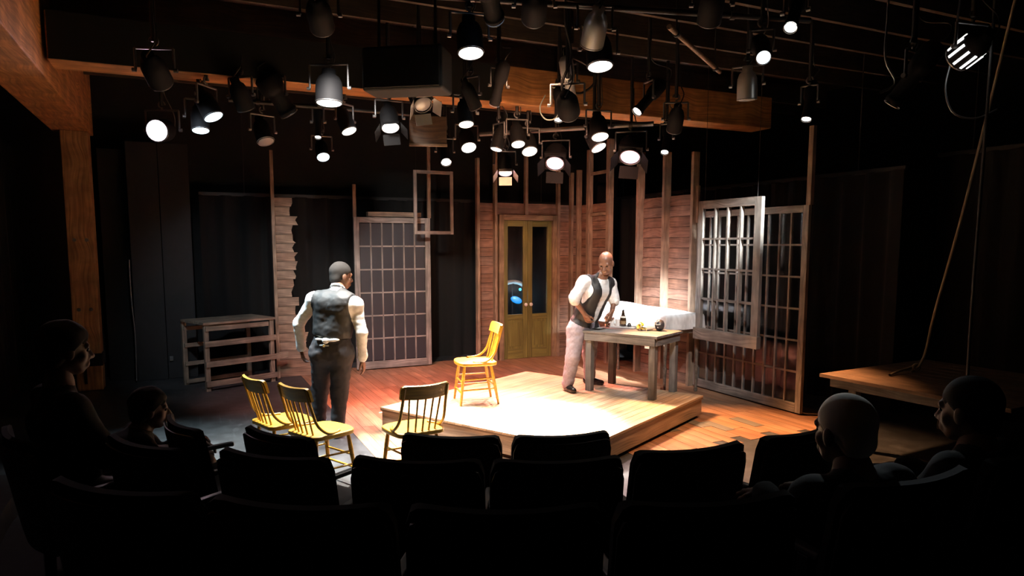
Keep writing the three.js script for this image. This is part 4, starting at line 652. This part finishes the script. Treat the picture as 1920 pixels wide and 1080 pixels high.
const LAMPS = [
  { p: [-3.57, 3.10, -7.16], r: 0.094, aim: [-3.5, 2.55, -4.3], lit: [1, 0.86, 0.95], light: [1, 0.72, 0.8], cd: 2.6, angle: 0.95, soft: 1, label: 'big round lit stage lamp, leftmost of all the lamps' },
  { p: [-2.88, 3.20, -6.84], r: 0.079, aim: [-1.85, 1.2, -6.6], lit: COOL, cd: 30, angle: 0.35, label: 'lit stage lamp, upper of the close pair at left' },
  { p: [-3.07, 3.10, -7.00], r: 0.070, aim: [-2.7, 0.0, -6.3], lit: COOL, cd: 42, angle: 0.6, soft: 0.9, label: 'lit stage lamp, lower of the close pair at left' },
  { p: [-1.71, 3.30, -6.67], r: 0.103, aim: [-1.72, 0.9, -6.5], lit: W1, cd: 75, angle: 0.55, label: 'large lit stage lamp touching the cross beam left of the speaker' },
  { p: [-1.77, 3.20, -7.68], r: 0.071, aim: [-0.5, 0.3, -6.9], lit: W1, cd: 40, angle: 0.38, label: 'lit stage lamp just below and right of the large one' },
  { p: [-2.44, 3.10, -9.13], r: 0.070, aim: [-1.6, 0.6, -7.4], lit: COOL, cd: 24, angle: 0.4, label: 'small lit stage lamp hanging lowest left of the hung frame' },
  { p: [-2.15, 3.15, -7.86], r: 0.03, aim: [-2.0, 0.2, -6.8], lit: W1, glow: 3, kind: 'profile', label: 'tiny glinting stage lamp between the large and the lowest left lamps' },
  { p: [-1.28, 3.20, -7.47], r: 0.080, aim: [-0.7, 0.2, -6.0], lit: W1, cd: 110, angle: 0.5, doors: true, label: 'lit stage lamp with barn doors below the black speaker' },
  { p: [-0.47, 3.20, -7.25], r: 0.067, aim: [-0.1, 0.2, -6.3], lit: W2, cd: 60, angle: 0.4, label: 'tall bright stage lamp right of the hanging brown board' },
  { p: [-0.36, 3.30, -6.92], r: 0.053, aim: [0.6, 1.2, -8.4], lit: W1, cd: 22, angle: 0.35, label: 'lit stage lamp tucked under the cross beam in the middle' },
  { p: [-0.53, 3.15, -8.61], r: 0.080, aim: [0.22, 0.25, -6.75], lit: [1, 0.95, 0.84], cd: 620, angle: 0.235, soft: 0.3, label: 'lit stage lamp right of the hanging brown board edge, lower one' },
  { p: [-0.87, 3.05, -9.33], r: 0.060, aim: [-0.4, 0.4, -7.4], lit: W1, cd: 50, angle: 0.3, kind: 'profile', label: 'lit stage lamp just above the hung empty frame' },
  { p: [-0.18, 3.10, -8.34], r: 0.060, aim: [-0.9, 0.0, -7.8], lit: W1, light: PK2, cd: 70, angle: 0.5, label: 'tilted oval stage lamp, left of the three above the green door' },
  { p: [0.07, 3.15, -8.31], r: 0.070, aim: [0.4, 0.2, -7.0], lit: W2, cd: 18, angle: 0.45, label: 'flat oval stage lamp, top of the three above the green door' },
  { p: [0.21, 3.10, -8.57], r: 0.082, aim: [0.7, 0.3, -7.0], lit: W2, cd: 24, angle: 0.4, label: 'large oval stage lamp, right of the three above the green door' },
  { p: [-0.09, 2.95, -9.57], r: 0.080, aim: [0.0, 0.0, -8.2], lit: PINK, glow: 1.3, light: PK2, cd: 90, angle: 0.6, doors: true, bright: true, doorMat: K.silver, label: 'pink stage lamp with bright door leaves hanging above the green door' },
  { p: [0.55, 3.00, -9.02], r: 0.100, aim: [0.1, 0.2, -6.6], lit: PINK, glow: 1.3, cd: 14, angle: 0.5, doors: true, kind: 'fresnel', label: 'pink stage lamp with square barn doors right of the green door' },
  { p: [1.40, 3.00, -8.38], r: 0.103, aim: [0.8, 0.3, -6.4], lit: PINK, glow: 1.3, cd: 14, angle: 0.5, doors: true, kind: 'fresnel', label: 'pink stage lamp with square barn doors above the dark opening' },
  { p: [1.00, 3.20, -8.08], r: 0.085, aim: [1.3, 0.3, -6.9], lit: W2, cd: 16, angle: 0.42, label: 'bright stage lamp, upper of the pair under the pipe end' },
  { p: [1.00, 3.10, -8.25], r: 0.080, aim: [2.4, 0.0, -7.0], lit: W2, light: AMB, cd: 110, angle: 0.42, label: 'bright stage lamp, lower of the pair under the pipe end' },
  { p: [-0.33, 3.50, -5.74], r: 0.088, aim: [-0.2, 1.7, -5.3], lit: W1, cd: 10, angle: 0.6, bright: true, label: 'bright ringed stage lamp above the cross beam left of centre' },
  { p: [0.73, 3.45, -5.95], r: 0.090, aim: [0.85, 1.4, -5.5], lit: W1, cd: 10, angle: 0.6, bright: true, label: 'bright ringed stage lamp above the cross beam right of centre' },
  { p: [0.64, 3.56, -5.72], r: 0.085, aim: [0.4, 1.6, -7.6], silver: true, label: 'unlit silver-rimmed stage lamp above the right ringed lamp' },
  { p: [-0.13, 3.62, -5.32], r: 0.06, aim: [0.9, 0.9, -10.5], lit: [0.6, 0.75, 1], glow: 2, kind: 'profile', label: 'small bluish stage lamp at the top of the picture' },
  { p: [1.27, 3.30, -7.19], r: 0.044, aim: [0.3, 2.2, -6.8], lit: W1, cd: 5, angle: 0.35, kind: 'profile', label: 'long black tube lamp slanting across the lit cross beam' },
  { p: [0.59, 3.35, -6.97], r: 0.043, aim: [1.2, 0.6, -8.0], lit: W1, glow: 2, kind: 'profile', silver: true, label: 'silvery tube lamp on the lit cross beam right of centre' },
  { p: [0.50, 3.30, -7.64], r: 0.041, aim: [0.4, 0.5, -6.9], lit: W1, glow: 4, kind: 'profile', label: 'small lit stage lamp inside the loop of white cable' },
  { p: [-0.17, 3.35, -7.05], r: 0.043, aim: [-0.9, 0.8, -8.8], lit: COOL, glow: 4, kind: 'profile', label: 'small cool white lamp on the cross beam underside in the middle' },
  { p: [2.08, 3.50, -5.94], r: 0.050, aim: [1.3, 1.35, -2.5], lit: [0.86, 0.95, 1], cd: 7, angle: 0.11, soft: 0.8, kind: 'profile', label: 'cool white stage lamp alone at upper right' },
  { p: [3.03, 3.25, -7.32], r: 0.042, aim: [2.55, 1.2, -6.75], lit: W1, light: AMB, cd: 40, angle: 0.52, soft: 0.9, kind: 'profile', label: 'small lit stage lamp on top of the right end stud' },
  { p: [3.47, 3.40, -5.57], r: 0.086, aim: [2.58, 2.0, -8.66], lit: [0.95, 1, 0.98], cd: 170, angle: 0.14, soft: 0.7, bright: true, vents: true, label: 'bright slatted stage lamp at far upper right' },
  { p: [2.05, 3.55, -5.30], r: 0.041, aim: [1.5, 2.4, -4.5], lit: W1, cd: 1, angle: 0.3, kind: 'profile', label: 'small lit stage lamp at the top near the right joists' },
  { p: [1.80, 3.05, -8.34], r: 0.038, aim: [1.3, 0.5, -7.2], lit: W1, glow: 4, kind: 'profile', label: 'small lit stage lamp on the stud above the white bed' },
  { p: [2.62, 2.93, -4.89], r: 0.052, aim: [2.2, 2.0, -5.5], kind: 'profile', bright: true, label: 'unlit long stage lamp with gleaming barrel at far right' },
  { p: [2.23, 3.35, -6.77], r: 0.085, aim: [2.3, 2.2, -6.9], silver: true, label: 'unlit silvery stage lamp hanging before the cross beam right end' },
  { p: [-2.70, 3.10, -7.76], r: 0.085, aim: [-2.3, 2.0, -7.4], bright: true, label: 'unlit stage lamp with silvery rim left of centre' },
  { p: [-0.86, 3.30, -6.84], r: 0.080, aim: [-0.3, 2.2, -5.9], doors: true, doorMat: K.silver, kind: 'fresnel', label: 'unlit stage lamp with four silvery barn doors under the speaker' },
  { p: [-2.89, 3.30, -5.87], r: 0.09, aim: [-3.4, 1.1, -9.8], cd: 15, light: [0.8, 0.9, 1], angle: 0.5, soft: 0.9, label: 'dark black stage lamp before the left part of the cross beam' },
  { p: [-2.61, 3.30, -6.97], r: 0.08, aim: [-2.0, 0.0, -9.0], cd: 36, light: PK2, angle: 0.6, soft: 0.9, label: 'dark black stage lamp under the cross beam right of the close pair' },
  { p: [0.17, 3.72, -5.6], r: 0.09, aim: [0.1, 1.4, -11.9], cd: 36, light: [1, 0.52, 0.3], angle: 0.38, soft: 0.9, label: 'dark black stage lamp in the dark cluster at top centre' },
  { p: [0.52, 3.18, -6.55], r: 0.095, aim: [1.4, 1.5, -11.2], cd: 36, light: [1, 0.45, 0.3], angle: 0.45, soft: 0.9, label: 'dark black stage lamp in front of the cross beam at centre' },
  { p: [-2.28, 3.30, -7.25], r: 0.084, aim: [-0.6, 0.0, -9.2], cd: 90, light: PK2, angle: 0.55, soft: 0.9, kind: 'profile', label: 'dark black tube lamp under the cross beam left of the large lit lamp' },
  { p: [1.74, 3.20, -7.61], r: 0.076, aim: [1.86, 1.0, -9.75], cd: 280, light: [0.95, 0.97, 1], angle: 0.26, soft: 0.7, label: 'dark black stage lamp below the right end of the cross beam' },
  { p: [-1.45, 3.62, -5.5], r: 0.086, aim: [-2.0, 1.2, -11.0], cd: 60, light: W1, angle: 0.4, soft: 0.9, label: 'black stage lamp high up left of the black speaker' },
  { p: [1.46, 3.62, -5.34], r: 0.082, aim: [1.75, 1.2, -8.4], cd: 34, light: [1, 0.95, 0.92], angle: 0.4, soft: 0.9, label: 'dark black stage lamp at the top right of centre' },
];
for (const l of LAMPS) lampFix(l);

// speaker, pipes, hung board, cables
{
  const s = thing('speaker', 'black loudspeaker box hanging over the cross beam left of centre', 'speaker', V(-0.89, 3.22, -6.11), -0.18);
  mesh('cabinet', rbox(0.7, 0.36, 0.34, 0.03, 0, 0.2, 0, 2), M(0.012, 0.014, 0.015, 0.8), s); mesh('grille', rbox(0.66, 0.32, 0.02, 0.008, 0, 0.2, 0.172), M(0.012, 0.013, 0.013, 0.9), s);
  for (const x of [-0.25, 0.25]) mesh('bracket', cyl(V(x, 0.38, 0), V(x, 1.22, 0), 0.014, 0.014, 8), K.iron, s);
  const b = thing('hanging_board', 'square brown board hanging under the cross beam behind the lamps', 'board', V(-0.95, 3.08, -8.04), 0.12);
  mesh('panel', rbox(0.42, 0.32, 0.02, 0.004, 0, 0.16, 0), oldWood(0.12, 0.07, 0.045), b); mesh('edge_batten', rbox(0.43, 0.03, 0.035, 0.004, 0, 0.0, 0.005), K.stud, b);
  for (const x of [-0.15, 0.15]) mesh('hanging_wire', cyl(V(x, 0.32, 0), V(x, 1.36, 0), 0.003, 0.003, 5), K.cord, b);
}
const pipe = (label, a, b, r = 0.024, m = K.dullSteel) => {
  const o = thing('lighting_pipe', label, 'pipe', a, 0, 'pipes overhead'); const d = b.clone().sub(a); mesh('pipe', cyl(V(0, 0, 0), d, r, r, 12), m, o);
  for (const k of [0.12, 0.88]) { const q = d.clone().multiplyScalar(k), top = ceilAt(a.x + q.x, a.z + q.z) - a.y; mesh('drop_rod', cyl(q, V(q.x, top, q.z), 0.008, 0.008, 6), K.iron, o); mesh('collar', new THREE.CylinderGeometry(r + 0.012, r + 0.012, 0.04, 10).applyQuaternion(new THREE.Quaternion().setFromUnitVectors(V(0, 1, 0), d.clone().normalize())).translate(q.x, q.y, q.z), K.iron, o); }
};
pipe('grey pipe ending above the pair of bright lamps right of centre', V(-0.41, 3.36, -9.07), V(1.65, 3.36, -8.28), 0.028);
pipe('dim pipe running under the cross beam at left', V(-3.0, 3.48, -7.55), V(-0.8, 3.48, -8.55), 0.022, K.iron);
pipe('slanting tan pipe at upper right of centre', V(1.30, 3.75, -5.97), V(2.17, 3.75, -7.48), 0.022, K.stud);
pipe('long dark pipe crossing overhead nearest the seats', V(-3.0, 3.85, -4.75), V(3.3, 3.85, -5.5), 0.024, K.iron);
pipe('dark pipe overhead above the ringed lamps', V(-3.4, 3.9, -5.2), V(2.6, 3.9, -6.3), 0.024, K.iron);
{
  const c = (label, pts, r = 0.008, m = K.cord) => single('cable', label, 'cable', tube(pts.map((q) => V(...q)), r, 40, 6), m, 'cables overhead');
  c('pale cable loop hanging below the cross beam at centre', [[0.36, 3.57, -7.75], [0.3, 3.42, -7.6], [0.31, 3.32, -7.5], [0.36, 3.26, -7.45], [0.43, 3.26, -7.45], [0.48, 3.31, -7.5], [0.5, 3.57, -7.82]], 0.007, M(0.2, 0.24, 0.22, 0.4));
  c('cable looping against the lit side of the cross beam', [[0.55, 4.0, -7.75], [0.78, 3.95, -7.9], [0.92, 3.85, -7.92], [0.9, 3.72, -7.9], [0.78, 3.62, -7.84], [0.66, 3.56, -7.6]], 0.012);
  c('thin cable dangling left of the long gleaming lamp', [[2.45, 4.4, -4.7], [2.47, 3.45, -4.75], [2.5, 3.18, -4.8], [2.6, 3.04, -4.85], [2.5, 2.98, -4.85]], 0.008, K.dullSteel);
  c('thin cable dangling right of the long gleaming lamp', [[3.62, 4.4, -5.8], [3.56, 3.5, -5.8], [3.52, 3.2, -5.8], [3.6, 3.02, -5.8], [3.78, 2.98, -5.8], [3.95, 3.05, -5.8]], 0.008, K.dullSteel);
  c('cable hanging down in the dark cluster at top centre', [[0.5, 4.4, -6.2], [0.46, 3.9, -6.25], [0.52, 3.6, -6.3], [0.44, 3.35, -6.3], [0.5, 3.22, -6.4]], 0.012);
  const v = thing('ceiling_panel', 'pale square panel fixed to the ceiling at upper left', 'ceiling panel', V(-3.9, 3.95, -7.1), PH);
  mesh('panel', rbox(0.85, 0.03, 0.75, 0.005, 0, 0, 0), M(0.3, 0.27, 0.27, 0.8), v); for (const x of [-0.35, 0.35]) mesh('hanger', cyl(V(x, 0, 0), V(x, 0.49, 0), 0.006, 0.006, 6), K.iron, v);
}
renderer.render(scene, camera);
